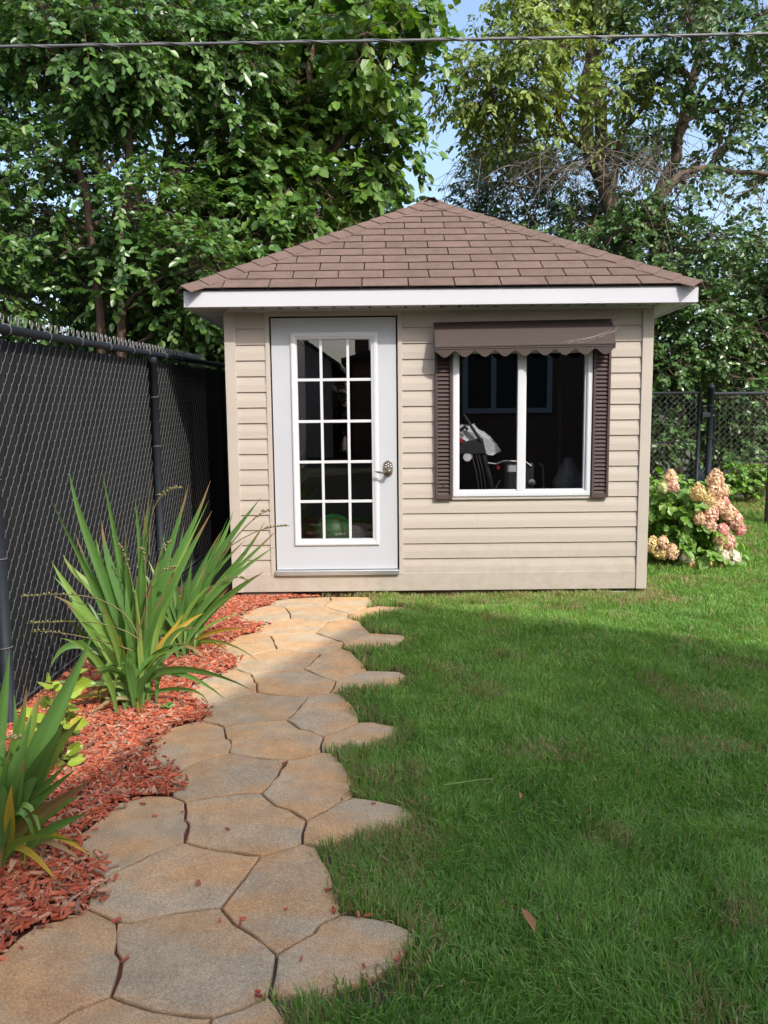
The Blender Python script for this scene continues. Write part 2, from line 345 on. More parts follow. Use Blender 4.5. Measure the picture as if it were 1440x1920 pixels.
_pc = np.array([gnd(x, y)[:2] for x, y in [(250,2000),(300,1900),(330,1750),(420,1600),(460,1450),(500,1350),(550,1250),(590,1180),(600,1118)]])
def pathc(Y): return np.interp(Y, _pc[:, 1], _pc[:, 0])
_hr = np.random.default_rng(3); _LAT = _hr.random((64, 64))
def vnoise(x, y, s):                 # value noise for growth patterns
    x = np.asarray(x)*s+100; y = np.asarray(y)*s+100; xi = np.floor(x).astype(int); yi = np.floor(y).astype(int); fx = x-xi; fy = y-yi
    fx = fx*fx*(3-2*fx); fy = fy*fy*(3-2*fy); g = lambda a, b: _LAT[a % 64, b % 64]
    return (g(xi, yi)*(1-fx)+g(xi+1, yi)*fx)*(1-fy)+(g(xi, yi+1)*(1-fx)+g(xi+1, yi+1)*fx)*fy

# ground sheet
xs = np.concatenate([np.linspace(-90, -8, 12), np.linspace(-7, 9, 50), np.linspace(10, 90, 12)])
ys = np.concatenate([np.linspace(-60, -1, 14), np.linspace(0, 14, 60), np.linspace(16, 140, 14)])
gx, gy = np.meshgrid(xs, ys); V = np.stack([gx.ravel(), gy.ravel(), (gz(gx, gy)-.020).ravel()], 1)
nx = len(xs); ii = np.arange(len(ys)-1)[:, None]*nx+np.arange(nx-1)[None]
Fq = np.stack([ii, ii+1, ii+nx+1, ii+nx], -1).reshape(-1, 4)
me = np_mesh('ground', V, [Fq], True); me.materials.append(M['soil'])
g = bpy.data.objects.new('ground', me); link(g, None, (0, 0, 0)); tag(g, kind='structure')
# mulch bed sheet between the path and the fence
b = MB(); yy = np.linspace(.9, 6.3, 28); V = []; 
for y in yy:
    for x in np.linspace(-2.1 if y < 5.6 else -2.1, pathc(y)-.05, 9): V.append((x, y, -.016+.01*vnoise(x, y, 6)))
b.add(V, [(j*9+i, j*9+i+1, (j+1)*9+i+1, (j+1)*9+i) for j in range(27) for i in range(8)])
mb_ = b.build('mulch_bed', M['mulchsoil'], None, origin=(0, 0, 0), smooth=True); tag(mb_, kind='structure')
# path: sand joint bed + flagstones
hull = []
path = bpy.data.objects.new('path', None); link(path, None, (0, 4, 0)); tag(path, kind='structure')
for si, poly in enumerate(SPOLY):
    b = MB(); P = shrink(poly, -.010); c = P.mean(0)
    b.add(np.c_[P, np.full(len(P), -.016-.0006*(si % 5))], [tuple(range(len(P)))])
    hull.append(b)
b = MB()
for h in hull:
    b.add(np.vstack(h.v), list(h.f.values())[0])
b.build('joint_sand', M['joint'], path)
rs = np.random.default_rng(21)
for poly in SPOLY:
    pts = []
    n = len(poly)
    for i in range(n):
        a, e = poly[i], poly[(i+1) % n]; k = max(1, int(np.linalg.norm(e-a)/.045))
        for t in range(k): pts.append(a+(e-a)*t/k + (0 if t == 0 else 1)*rs.normal(0, .0042, 2))
    pts = np.array(pts); area = np.sum(pts[:, 0]*np.roll(pts[:, 1], -1)-np.roll(pts[:, 0], -1)*pts[:, 1])
    if area < 0: pts = pts[::-1]
    o1 = shrink(pts, .0045); o2 = shrink(pts, .0062); o3 = shrink(pts, .011); c = pts.mean(0); k = len(pts)
    def hz(p, base): return base+.0025*(vnoise(p[:, 0], p[:, 1], 7)-.5)
    rings = [np.c_[o1, np.full(k, -.03)], np.c_[o1, hz(o1, -.006)], np.c_[o2, hz(o2, -.0015)], np.c_[o3, hz(o3, .000)], np.c_[c+(pts-c)*.5, hz(c+(pts-c)*.5, .001)], [[*c, .0012]]]
    fs = []
    for r in range(4):
        for i in range(k): fs.append((r*k+i, r*k+(i+1) % k, (r+1)*k+(i+1) % k, (r+1)*k+i))
    for i in range(k): fs.append((4*k+i, 4*k+(i+1) % k, 5*k))
    MB().add(np.vstack(rings), fs).build('flagstone', M['stone'], path, origin=(*c, 0), smooth=False)

# ------------------------------------------------------------------ shed
SX0, SX1, SY, SD = -1.184, 2.033, 5.9, 2.78; SYB = SY+SD; Z0, ZT = .035, 2.19
shed = thing('garden_shed', 'beige vinyl sided garden shed with brown shingled hip roof and white door', 'shed', ((SX0+SX1)/2, SY+SD/2, 0))
DX0, DX1, DZ0, DZ1 = -.835, .102, .21, 2.122            # door slab
WX0, WX1, WZ0, WZ1 = .527, 1.58, .766, 1.90             # window outer frame
H = .117; ZS = .172
# wall core behind the boards
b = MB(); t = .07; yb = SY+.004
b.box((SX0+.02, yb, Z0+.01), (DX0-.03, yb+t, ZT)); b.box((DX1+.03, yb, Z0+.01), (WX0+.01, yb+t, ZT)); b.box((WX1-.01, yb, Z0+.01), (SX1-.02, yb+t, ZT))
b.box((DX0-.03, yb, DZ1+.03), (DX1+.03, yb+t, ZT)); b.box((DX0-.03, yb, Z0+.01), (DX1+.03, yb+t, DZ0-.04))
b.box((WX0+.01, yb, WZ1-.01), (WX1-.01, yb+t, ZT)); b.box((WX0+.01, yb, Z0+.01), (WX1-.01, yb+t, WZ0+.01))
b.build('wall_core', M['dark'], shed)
def board_prof(h=H): # (out, z) dutch lap course, bottom lip to top
    return [(.001, .001), (.017, .0), (.0195, .002), (.0190, h*.12), (.0180, h*.45), (.0160, h*.60), (.0130, h*.76), (.0110, h*.90), (.0100, h*1.03), (.001, h*1.03)]
def board(x0, x1, z, ztop=None):
    pr = board_prof(); V = []; 
    if ztop is not None: pr = [(o, min(zz, ztop-z)) for o, zz in pr]
    for x in (x0, x1): V += [(x, SY-o, z+zz) for o, zz in pr]
    k = len(pr); fs = [(i+1, i, k+i, k+i+1) for i in range(k-1)] + [tuple(range(k)), tuple(range(2*k-1, k-1, -1))]
    return MB().add(V, fs)
CW = .083
k = 0; z = ZS
FX = {}
while z < ZT-.02:
    segs = [(SX0+CW-.01, SX1-CW+.01)]
    def cut(segs, a, c_):
        out = []
        for s, e in segs:
            if c_ <= s or a >= e: out.append((s, e)); continue
            if a > s: out.append((s, a))
            if c_ < e: out.append((c_, e))
        return out
    zt = z+H
    if z < DZ1+.03: segs = cut(segs, DX0-.035, DX1+.035)
    if zt > WZ0+.02 and z < WZ1-.02: segs = cut(segs, WX0+.004, WX1-.004)
    top = None
    if z < WZ0 < zt: top = None
    if z < WZ0-.1 or z > WZ1: segs = [q for s, e in segs for q in (((s, .62+.9*((k*.37) % 1)), (.6205+.9*((k*.37) % 1), e)) if e-s > 1.5 and k % 2 else ((s, e),))]
    k += 1
    for s, e in segs:
        board(s, e, z, min(zt+.004, ZT)).build('siding_board', M['siding'], shed, origin=((s+e)/2, SY, z))
    z += H
bx('skirt_board', (SX0+CW-.01, SY-.021, Z0+.002), (SX1-CW+.01, SY, ZS+.004), M['siding'], shed, .002)
for x0, x1 in ((SX0, SX0+CW), (SX1-CW, SX1)):
    bx('corner_post', (x0, SY-.030, Z0), (x1, SY+CW, ZT), M['trim'], shed, .004)
for x0, x1 in ((SX0, SX0+CW), (SX1-CW, SX1)):
    bx('corner_post', (x0, SYB-CW, Z0), (x1, SYB+.03, ZT), M['trim'], shed, .004)
# channel trim round the door
tr = .033
bx('door_trim', (DX0-.012-tr, SY-.024, DZ0-.045), (DX0-.012, SY+.02, DZ1+.012+tr), M['trim'], shed, .003)
bx('door_trim', (DX1+.012, SY-.024, DZ0-.045), (DX1+.012+tr, SY+.02, DZ1+.012+tr), M['trim'], shed, .003)
bx('door_trim', (DX0-.0118, SY-.0235, DZ1+.012), (DX1+.0118, SY+.02, DZ1+.012+tr), M['trim'], shed, .003)
bx('top_channel', (SX0+CW, SY-.022, ZT-.035), (SX1-CW, SY-.001, ZT), M['trim'], shed, .002)
# side and back walls
def wall_strip(p0, p1, nrm):
    p0 = np.array(p0, float); p1 = np.array(p1, float); nrm = np.array(nrm, float); m = MB(); zz = Z0
    while zz < ZT-.01:
        pr = board_prof(); V = []
        for p in (p0, p1): V += [p+nrm*o+np.array([0, 0, min(zz+q, ZT)]) for o, q in pr]
        kk = len(pr); m.add(V, [(i, i+1, kk+i+1, kk+i) for i in range(kk-1)]); zz += H
    return m
for p0, p1, nr in (((SX0+.016, SY+CW, 0), (SX0+.016, SYB-CW, 0), (-1, 0, 0)), ((SX1-.016, SY+CW, 0), (SX1-.016, SYB-CW, 0), (1, 0, 0)), ((SX0+CW, SYB-.001, 0), (SX1-CW, SYB-.001, 0), (0, 1, 0))):
    tag(wall_strip(p0, p1, nr).build('wall_siding', M['siding'], shed), kind='stuff')
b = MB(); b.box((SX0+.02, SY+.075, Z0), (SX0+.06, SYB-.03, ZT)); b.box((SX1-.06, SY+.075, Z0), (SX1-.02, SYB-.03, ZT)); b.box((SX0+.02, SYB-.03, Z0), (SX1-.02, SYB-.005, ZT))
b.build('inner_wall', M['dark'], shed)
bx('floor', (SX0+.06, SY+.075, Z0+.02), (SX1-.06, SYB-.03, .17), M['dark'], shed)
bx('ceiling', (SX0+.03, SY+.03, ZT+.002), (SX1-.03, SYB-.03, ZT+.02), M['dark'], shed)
# base: skids and blocks
bx('skid', (SX0+.03, SY+.035, -.03), (SX1-.03, SY+.13, Z0-.002), M['wood'], shed)
bx('skid', (SX0+.03, SYB-.15, -.02), (SX1-.03, SYB-.06, Z0-.002), M['wood'], shed)
bx('block', (SX0+.06, SY-.012, -.03), (SX0+.46, SY+.03, .012), M['concrete'], shed, .004)
bx('block', (1.55, SY-.005, -.03), (1.9, SY+.03, .012), M['concrete'], shed, .004)
bx('rotten_board', (SX0+.07, SY-.006, .0125), (SX0+.47, SY+.03, .034), M['wood'], shed)

# roof
OV = .238; EY0, EY1, EX0, EX1 = SY-OV-.012, SYB+OV+.012, SX0-OV-.012, SX1+OV+.012; EZ = 2.303
APEX = np.array([.455, (EY0+EY1)/2, 0]); APEX[2] = ply(812, 374, APEX[1])[2]-.012
roof = part_empty('roof', shed, (APEX[0], APEX[1], EZ))
bm = MB(); cs = [np.array(p, float) for p in ((EX0, EY0, EZ), (EX1, EY0, EZ), (EX1, EY1, EZ), (EX0, EY1, EZ))]
dn = np.array([0, 0, -.012])
bm.add([c+dn for c in cs]+[APEX+dn], [(0, 1, 4), (1, 2, 4), (2, 3, 4), (3, 0, 4)])
bm.build('roof_deck', M['dark'], roof)
def clip(poly, a, n):
    out = []; m = len(poly)
    for i in range(m):
        p, q = poly[i], poly[(i+1) % m]; dp = np.dot(p-a, n); dq = np.dot(q-a, n)
        if dp >= 0: out.append(p)
        if (dp > 0) != (dq > 0) and abs(dp-dq) > 1e-9: out.append(p+(q-p)*dp/(dp-dq))
    return out
NC = 13
def face_tabs(A, B, seed):
    r = np.random.default_rng(seed); A = np.array(A, float); B = np.array(B, float)
    ux = (B-A); W = np.linalg.norm(ux); ux /= W; mid = APEX-A; xa = mid@ux; sv = mid-xa*ux; S = np.linalg.norm(sv); sv /= S
    nr = np.cross(ux, sv); e = S/NC; tw = .333; res = []
    for c in range(NC):
        x = -tw*((c*.5+.12+.04*math.sin(c*2.3)) % 1)
        while x < W:
            g0 = .0035+.0015*r.random(); lo = c*e-(.006 if c == 0 else 0)+r.normal(0, .0012); hi = (c+1)*e+.006
            rect = [np.array(p) for p in ((x+g0, lo), (x+tw-g0, lo+r.normal(0, .0008)), (x+tw-g0, hi), (x+g0, hi))]
            P = clip(rect, np.array([0., 0.]), np.array([S, -xa])/np.hypot(S, xa))
            P = clip(P, np.array([W, 0.]), np.array([-S, xa-W])/np.hypot(S, W-xa)) if P else P
            x += tw
            if len(P) < 3: continue
            V = []; 
            for p in P:
                t_ = np.clip((p[1]-lo)/(hi-lo), 0, 1); V.append(A+ux*p[0]+sv*p[1]+nr*(.0085*(1-t_)+.0015))
            V = np.array(V); k_ = len(V)
            res.append((np.vstack([V, V-nr*.006]), [tuple(range(k_))]+[((i+1) % k_, i, k_+i, k_+(i+1) % k_) for i in range(k_)]))
    return res
for V, fs in face_tabs(cs[0], cs[1], 5):
    MB().add(V, fs).build('shingle', M['shingle'], roof, origin=V.mean(0))
for a, c_, sd in ((1, 2, 6), (2, 3, 7), (3, 0, 8)):
    m = MB()
    for V, fs in face_tabs(cs[a], cs[c_], sd): m.add(V, fs)
    tag(m.build('shingle_field', M['shingle'], roof), kind='stuff')
def hip(A, nA, nB):        # caps folded over a hip; nA,nB in-plane directions to either side
    A = np.array(A, float); d = APEX-A; Lh = np.linalg.norm(d); d /= Lh; n_ = 17; e = (Lh+.02)/n_; upn = np.array([0, 0, 1.])
    for i in range(n_):
        s0 = i*e-.006; s1 = (i+1)*e+.02; V = []
        for s, lift in ((s0, .021), (s1, .010)):
            c = A+d*s
            for nn, w_ in ((nA, .125), (nA, .03), (None, 0), (nB, .03), (nB, .125)):
                V.append(c+upn*(lift+(.004 if nn is None else .002 if w_ < .05 else -.003))+(0 if nn is None else nn*w_))
        V = np.array(V); fs = [(j, j+1, 5+j+1, 5+j) for j in range(4)]
        Vb = V-upn*.007; fs2 = [(j+11, j+10, j, j+1) if False else (j+1, j, 10+j, 11+j) for j in range(4)]
        fs += fs2+[(0, 5, 15, 10), (9, 4, 14, 19)]
        MB().add(np.vstack([V, Vb]), fs).build('hip_cap', M['shingle'], roof, origin=V.mean(0))
def inplane(A, B, other):  # direction in the face A-B-apex, perpendicular to hip A-apex, pointing into the face
    A = np.array(A, float); d = APEX-A; d /= np.linalg.norm(d); v = np.array(B, float)-A; v = v-d*(v@d); return v/np.linalg.norm(v)
for i in range(4):
    A, Bn, Bp = cs[i], cs[(i+1) % 4], cs[i-1]
    hip(A, inplane(A, Bp, None), inplane(A, Bn, None))
m = MB(); tp = APEX+np.array([0, 0, .034]); V = [tp]
for i in range(4):
    d = cs[i]-APEX; d /= np.linalg.norm(d); e_ = cs[(i+1) % 4]-APEX; e_ /= np.linalg.norm(e_); V.append(APEX+d*.20+np.array([0, 0, .026])); V.append(APEX+(d+e_)*.085+np.array([0, 0, .016]))
V = np.array(V); m.add(np.vstack([V, V-np.array([0, 0, .012])]), [(0, 1+i, 1+(i+1) % 8) for i in range(8)]+[(1+(i+1) % 8, 1+i, 10+i, 10+(i+1) % 8) for i in range(8)]); m.build('peak_cap', M['shingle'], roof)
# fascia, drip edge, soffit
FB = 2.174; fx0, fx1, fy0, fy1 = SX0-OV, SX1+OV, SY-OV, SYB+OV
bx('fascia', (fx0, fy0, FB), (fx1, fy0+.02, EZ-.012), M['fascia'], shed, .002)
bx('fascia', (fx0+.001, fy1-.02, FB), (fx1-.001, fy1, EZ-.012), M['fascia'], shed, .002)
bx('fascia', (fx0+.0005, fy0+.0205, FB), (fx0+.02, fy1-.0205, EZ-.012), M['fascia'], shed, .002)
bx('fascia', (fx1-.02, fy0+.0205, FB), (fx1-.0005, fy1-.0205, EZ-.012), M['fascia'], shed, .002)
def soffit(p0, p1, q):      # grooved panel from fascia (p0..p1) towards the wall by vector q
    p0 = np.array(p0, float); p1 = np.array(p1, float); q = np.array(q, float); Ls = np.linalg.norm(p1-p0); u = (p1-p0)/Ls; m = MB(); V = []; x = 0; pr = []
    while x < Ls:
        pr += [(x, .0), (x+.104, .0), (x+.109, .011), (x+.121, .011), (x+.126, .0)]; x += .133
    pr = [(min(a, Ls), h) for a, h in pr]
    for a, h in pr: V += [p0+u*a+np.array([0, 0, h]), p0+u*a+q+np.array([0, 0, h])]
    m.add(V, [(2*i, 2*i+2, 2*i+3, 2*i+1) for i in range(len(pr)-1)]); return m
soffit((fx0+.02, fy0+.02, FB+.012), (fx1-.02, fy0+.02, FB+.012), (0, OV-.02, 0)).build('soffit', M['vinylwhite'], shed)
soffit((fx0+.02, SY, FB+.012), (fx0+.02, SYB, FB+.012), (OV-.02, 0, 0)).build('soffit', M['vinylwhite'], shed)
soffit((fx1-.02, SY, FB+.012), (fx1-.02, SYB, FB+.012), (-(OV-.02), 0, 0)).build('soffit', M['vinylwhite'], shed)
soffit((fx0+.02, fy1-.02, FB+.012), (fx1-.02, fy1-.02, FB+.012), (0, -(OV-.02), 0)).build('soffit', M['vinylwhite'], shed)
bx('soffit_rail', (SX0+.02, SY-.034, FB-.006), (SX1-.02, SY-.002, FB+.011), M['vinylwhite'], shed)

# door
door = part_empty('door', shed, ((DX0+DX1)/2, SY, DZ0)); yd = SY-.006
gx0, gz1 = ply(557, 636, SY)[0], ply(628, 637, SY)[2]; gx1, gz0 = ply(698, 1010, SY)[0], ply(628, 1010, SY)[2]
ox0, oz1 = ply(543, 623, SY)[0], ply(628, 623, SY)[2]; ox1, oz0 = ply(712, 1023, SY)[0], ply(628, 1023, SY)[2]
gx0 -= .004; gx1 += .004
b = MB()                    # slab as stiles and rails round the glass
b.box((DX0, yd, DZ0), (gx0, yd+.044, DZ1)); b.box((gx1, yd, DZ0), (DX1, yd+.044, DZ1)); b.box((gx0, yd, DZ0), (gx1, yd+.044, gz0)); b.box((gx0, yd, gz1), (gx1, yd+.044, DZ1))
b.build('door_slab', M['white'], door)
def ring(m, x0, x1, z0, z1, prof):   # mitred frame; prof: (inset, y)
    V = []
    for ins, y in prof: V += [(x0+ins, y, z0+ins), (x1-ins, y, z0+ins), (x1-ins, y, z1-ins), (x0+ins, y, z1-ins)]
    fs = []
    for i in range(len(prof)-1):
        for j in range(4): fs.append((i*4+j, i*4+(j+1) % 4, (i+1)*4+(j+1) % 4, (i+1)*4+j))
    m.add(V, fs); return m
wfr = min(gx0-ox0, ox1-gx1, gz0-oz0, oz1-gz1)
ring(MB(), ox0, ox1, oz0, oz1, [(0, yd), (.004, yd-.010), (.012, yd-.014), (.028, yd-.013), (wfr*.78, yd-.007), (wfr-.001, yd-.005), (wfr+.002, yd+.02)]).build('glass_frame', M['vinylwhite'], door)
mvx = [ply(604, 800, SY)[0], ply(654, 800, SY)[0]]; mvz = [ply(628, y, SY)[2] for y in (712, 790, 866, 940)]
mw = .0105
for x in mvx: bx('muntin', (x-mw, yd+.001, gz0-.004), (x+mw, yd+.011, gz1+.004), M['vinylwhite'], door, .002)
xx = [gx0-.004]+mvx+[gx1+.004]
for zc in mvz:
    for i in range(3): bx('muntin', (xx[i]+(mw if i else 0), yd+.0015, zc-mw), (xx[i+1]-(mw if i < 2 else 0), yd+.0115, zc+mw), M['vinylwhite'], door, .002)
zz = [gz0]+mvz[::-1]+[gz1]
for i in range(3):
    for j in range(5):
        bm = MB(); y_ = yd+.014; bm.add([(xx[i], y_, zz[j]), (xx[i+1], y_, zz[j]), (xx[i+1], y_, zz[j+1]), (xx[i], y_, zz[j+1])], [(0, 1, 2, 3)])
        bm.build('pane', M['glass'], door, origin=((xx[i]+xx[i+1])/2, y_, (zz[j]+zz[j+1])/2))
bx('threshold', (DX0-.011, SY-.045, DZ0-.042), (DX1+.011, SY+.03, DZ0-.004), M['alu'], door, .004)
bx('weather_strip', (DX0+.005, SY+.01, DZ0-.0035), (DX1-.005, SY+.03, DZ0-.0005), M['blackplastic'], door)
# keypad lever lock
lk = ply(728, 878, SY-.02); lx, lz = lk[0], lk[2]
oc = []
for a, r_ in ((90, .060), (50, .055), (15, .042), (-15, .042), (-50, .055), (-90, .060), (-130, .055), (-165, .042), (165, .042), (130, .055)):
    oc.append((lx+r_*.86*math.cos(math.radians(a)), yd, lz+r_*1.06*math.sin(math.radians(a))))
MB().prism(oc[::-1], (0, -.014, 0)).build('lock_plate', M['nickel'], door, bevel=.003)
for dx, dz in ((0, .036), (-.016, .027), (.017, .028), (0, .016), (-.019, .010), (.021, .011)):
    MB().lathe((lx+dx, yd-.014, lz+dz), [(.0058, 0), (.0056, .004), (.003, .006)], 10, 1).build('keypad_button', M['vinylwhite'], door, smooth=True)
MB().lathe((lx+.004, yd-.014, lz-.020), [(.024, 0), (.023, .012), (.014, .02), (.012, .05), (.016, .055), (.012, .064)], 18, 1).build('lock_rose', M['nickel'], door, smooth=True)
MB().tube([(lx+.004, yd-.066, lz-.02), (lx-.03, yd-.07, lz-.027), (lx-.055, yd-.066, lz-.030), (lx-.085, yd-.06, lz-.024), (lx-.105, yd-.055, lz-.020)], [.009, .0085, .008, .0075, .005], 8).build('lever_handle', M['nickel'], door, smooth=True)

# window
win = part_empty('window', shed, ((WX0+WX1)/2, SY, WZ0)); yw = SY-.034
ring(MB(), WX0, WX1, WZ0, WZ1, [(0, SY), (0, yw), (.006, yw-.004), (.03, yw-.004), (.038, yw+.002), (.040, yw+.014), (.052, yw+.016), (.054, yw+.05)]).build('window_frame', M['vinylwhite'], win)
xm0 = ply(969, 800, SY)[0]; xm1 = ply(984, 800, SY)[0]
bx('meeting_rail', (xm0, yw+.004, WZ0+.0385), (xm1, yw+.045, WZ1-.0385), M['vinylwhite'], win, .003)
bx('sash_rail', (xm1+.0005, yw+.018, WZ0+.0535), (xm1+.006, yw+.045, WZ1-.0535), M['vinylwhite'], win)
for x0, x1 in ((WX0+.053, xm0+.002), (xm1-.002, WX1-.053)):
    bm = MB(); y_ = yw+.03+(.008 if x0 > 1 else 0); bm.add([(x0, y_, WZ0+.05), (x1, y_, WZ0+.05), (x1, y_, WZ1-.05), (x0, y_, WZ1-.05)], [(0, 1, 2, 3)])
    bm.build('pane', M['glass'], win, origin=((x0+x1)/2, y_, WZ0+.5))
bx('window_sill', (WX0-.005, SY-.03, WZ0-.022), (WX1+.005, SY, WZ0-.001), M['trim'], shed, .003)
# shutters
for sx0, sx1 in ((.393, .523), (1.584, 1.714)):
    sh = part_empty('shutter', shed, ((sx0+sx1)/2, SY, .75)); z0, z1 = .752, 1.92; ys = SY-.028
    fw = .019
    bx('stile', (sx0, ys-.022, z0), (sx0+fw, SY-.017, z1), M['shutter'], sh, .003); bx('stile', (sx1-fw, ys-.022, z0), (sx1, SY-.017, z1), M['shutter'], sh, .003)
    bx('rail', (sx0+fw, ys-.020, z0), (sx1-fw, SY-.017, z0+.03), M['shutter'], sh); bx('rail', (sx0+fw, ys-.020, z1-.03), (sx1-fw, SY-.017, z1), M['shutter'], sh)
    bx('back_panel', (sx0+fw, SY-.021, z0+.03), (sx1-fw, SY-.018, z1-.03), M['shutter'], sh)
    base = MB().add([(-.5, -.020, -.5), (.5, -.020, -.5), (.5, -.004, .42), (-.5, -.004, .42), (-.5, 0, -.5), (.5, 0, -.5), (.5, 0, .42), (-.5, 0, .42)],
                    [(0, 1, 2, 3), (3, 2, 6, 7), (1, 0, 4, 5), (0, 3, 7, 4), (2, 1, 5, 6)])
    proto = None; nl = 37; pit = (z1-z0-.06)/nl
    for i in range(nl):
        zc = z0+.03+pit*(i+.5)
        if proto is None:
            proto = base.build('louver', M['shutter'], sh, origin=(0, 0, 0)); o = proto
        else:
            o = bpy.data.objects.new('louver', proto.data); link(o, sh, (0, 0, 0))
        o.location = tuple(np.array(((sx0+sx1)/2, SY-.0215, zc))-WL[sh.name]); o.scale = (sx1-sx0-2*fw, 1, pit*.95)
    for q in (.86,): MB().lathe((sx0+.065, ys-.02, q), [(.006, 0), (.005, .004), (.002, .006)], 8, 1).build('screw', M['blackplastic'], sh)
# awning
aw = part_empty('awning', shed, (1.05, SY, 1.9)); ax0, ax1 = .385, 1.712; AP = .155
zt0, zt1 = 2.078, 2.092                   # it hangs slightly out of level
zf = ply(980, 646, SY-AP)[2]
def awp(x):                               # profile at x, (out, z)
    t_ = (x-ax0)/(ax1-ax0); zt_ = zt0+(zt1-zt0)*t_; d_ = (zt1-zt0)*(t_-.5)
    return [(.020, zt_), (.055, zt_-.028), (.110, zt_-.078), (AP-.012, zf+.012+d_), (AP-.004, zf+d_), (AP+.003, zf-.002+d_), (AP+.003, zf-.010+d_), (AP-.002, zf-.012+d_), (AP+.001, zf-.022+d_), (AP-.003, zf-.025+d_), (AP-.003, zf-.034+d_)]
V = []; pr0 = awp(ax0); k = len(pr0)
for x in (ax0, ax1):
    for o_, z_ in awp(x): V.append((x, SY-o_, z_))
fs = [(i, i+1, k+i+1, k+i) for i in range(k-1)]
V += [(p[0], p[1]+.004, p[2]-.004) for p in V[:2*k]]
fs += [(2*k+i+1, 2*k+i, 3*k+i, 3*k+i+1) for i in range(k-1)]
MB().add(V, fs).build('awning_panel', M['brown'], aw)
ns = 9; V = []; fs = []; npp = ns*12
for i in range(npp+1):
    t_ = i/npp; x = ax0+(ax1-ax0)*t_; d_ = (zt1-zt0)*(t_-.5); ph = (t_*ns) % 1
    zb = zf-.040+d_-.026*(.5-.5*math.cos(2*math.pi*ph)) if True else 0
    zb = zf-.036+d_-.046*(.5-.5*math.cos(2*math.pi*(t_*ns)))**.75
    V += [(x, SY-AP+.0025, zf-.033+d_), (x, SY-AP+.0025, zb), (x, SY-AP+.005, zf-.033+d_), (x, SY-AP+.005, zb)]
    if i: a = 4*i; fs += [(a-4, a-3, a+1, a), (a-1, a-2, a+2, a+3), (a-3, a-1, a+3, a+1)]
MB().add(V, fs).build('valance', M['brown'], aw)
for x in (ax0+.002, ax1-.005):
    pts = [(x, SY-o_, z_-.002) for o_, z_ in awp(x)[:5]]; MB().prism(pts+[(x, SY-AP+.01, zf-.03), (x, SY-.10, zf-.022), (x, SY-.05, zf+.02), (x, SY-.020, zf+.05)], (.003, 0, 0)).build('end_panel', M['brown'], aw)
# spider silk between awning and wall
wb = MB(); rw = np.random.default_rng(8); a0 = np.array([1.735, SY-.13, 2.0])
for i in range(14):
    p = ply(1128+rw.random()*26, 615+rw.random()*26, SY-.10); q = ply(1150+rw.random()*45, 575+rw.random()*20, SY-.02)
    if i > 8: p = ply(1040+rw.random()*90, 640+rw.random()*4, SY-.15); q = ply(1140+rw.random()*15, 618+rw.random()*8, SY-.12)
    mid = (p+q)/2+np.array([.01*rw.normal(), 0, -.012*rw.random()]); wb.tube([p, mid, q], .00045, 3, False)
tag(wb.build('spider_web', M['web']), 'wispy spider web stretched from the brown awning to the shed wall', 'spider web')

# ------------------------------------------------------------------ things seen through the glass
def sphere(m, c, r, nu=20, nv=12, sc=(1, 1, 1)):
    prof = [(max(r*math.sin(math.pi*i/nv), 1e-4)*1, -r*math.cos(math.pi*i/nv)) for i in range(nv+1)]
    m2 = MB().lathe((0, 0, 0), prof, nu); V = np.vstack(m2.v)*np.array(sc)+np.array(c); fs = [tuple(x) for f in m2.f.values() for x in f]; return m.add(V, fs)
gb = ply(625, 999, 6.12); gr = .155; BT = gb[2]-gr
binn = thing('storage_bin', 'low dark storage bin under the green ball behind the door', 'bin', (gb[0]+.08, 6.28, .17))
bx('bin_body', (gb[0]-.22, 6.0, .1715), (gb[0]+.36, 6.55, BT-.02), M['blackplastic'], binn, .01); bx('bin_lid', (gb[0]-.24, 5.985, BT-.0195), (gb[0]+.38, 6.57, BT-.0005), M['blackplastic'], binn, .006)
ball = thing('exercise_ball', 'shiny green rubber ball lying behind the bottom panes of the door', 'ball', (gb[0], gb[1], BT))
sphere(MB(), (gb[0], gb[1], BT+gr), gr, 28, 18).build('ball_skin', M['green'], ball, smooth=True)
b = MB()
for k_ in range(5):
    a = k_*.5-.6; cx = gb[0]+.03+.016*k_; th = [2*math.pi*i/7 for i in range(8)]
    b.tube([(cx+.007*math.cos(q), gb[1]-math.sqrt(max(1e-4, gr**2-(cx+.007*math.cos(q)-gb[0])**2-(.01+.009*math.sin(q))**2))-.0015, BT+gr+.01+.009*math.sin(q)) for q in th], .0016, 4)
b.build('print', M['paper'], ball)
sb = ply(657, 985, 6.36); sr = .092
sball = thing('soccer_ball', 'white and black football behind the bottom right door pane', 'ball', (sb[0]+.03, sb[1], BT))
sphere(MB(), (sb[0]+.03, sb[1], BT+sr), sr, 24, 16).build('ball_skin', mat('white_leather', (.5, .5, .5), .5), sball, smooth=True)
rr = np.random.default_rng(5)
for k_ in range(7):
    v = rr.normal(0, 1, 3); v[1] = -abs(v[1])-.3; v /= np.linalg.norm(v); u = np.cross(v, (0, 0, 1)); u /= np.linalg.norm(u); w_ = np.cross(u, v)
    c = np.array((sb[0]+.03, sb[1], BT+sr)); pts = []
    for j in range(5):
        a = 2*math.pi*j/5; q = v*.93+.33*(u*math.cos(a)+w_*math.sin(a)); pts.append(c+q/np.linalg.norm(q)*(sr+.001))
    MB().prism(pts[::-1], -v*.004).build('patch', M['blackplastic'], sball)
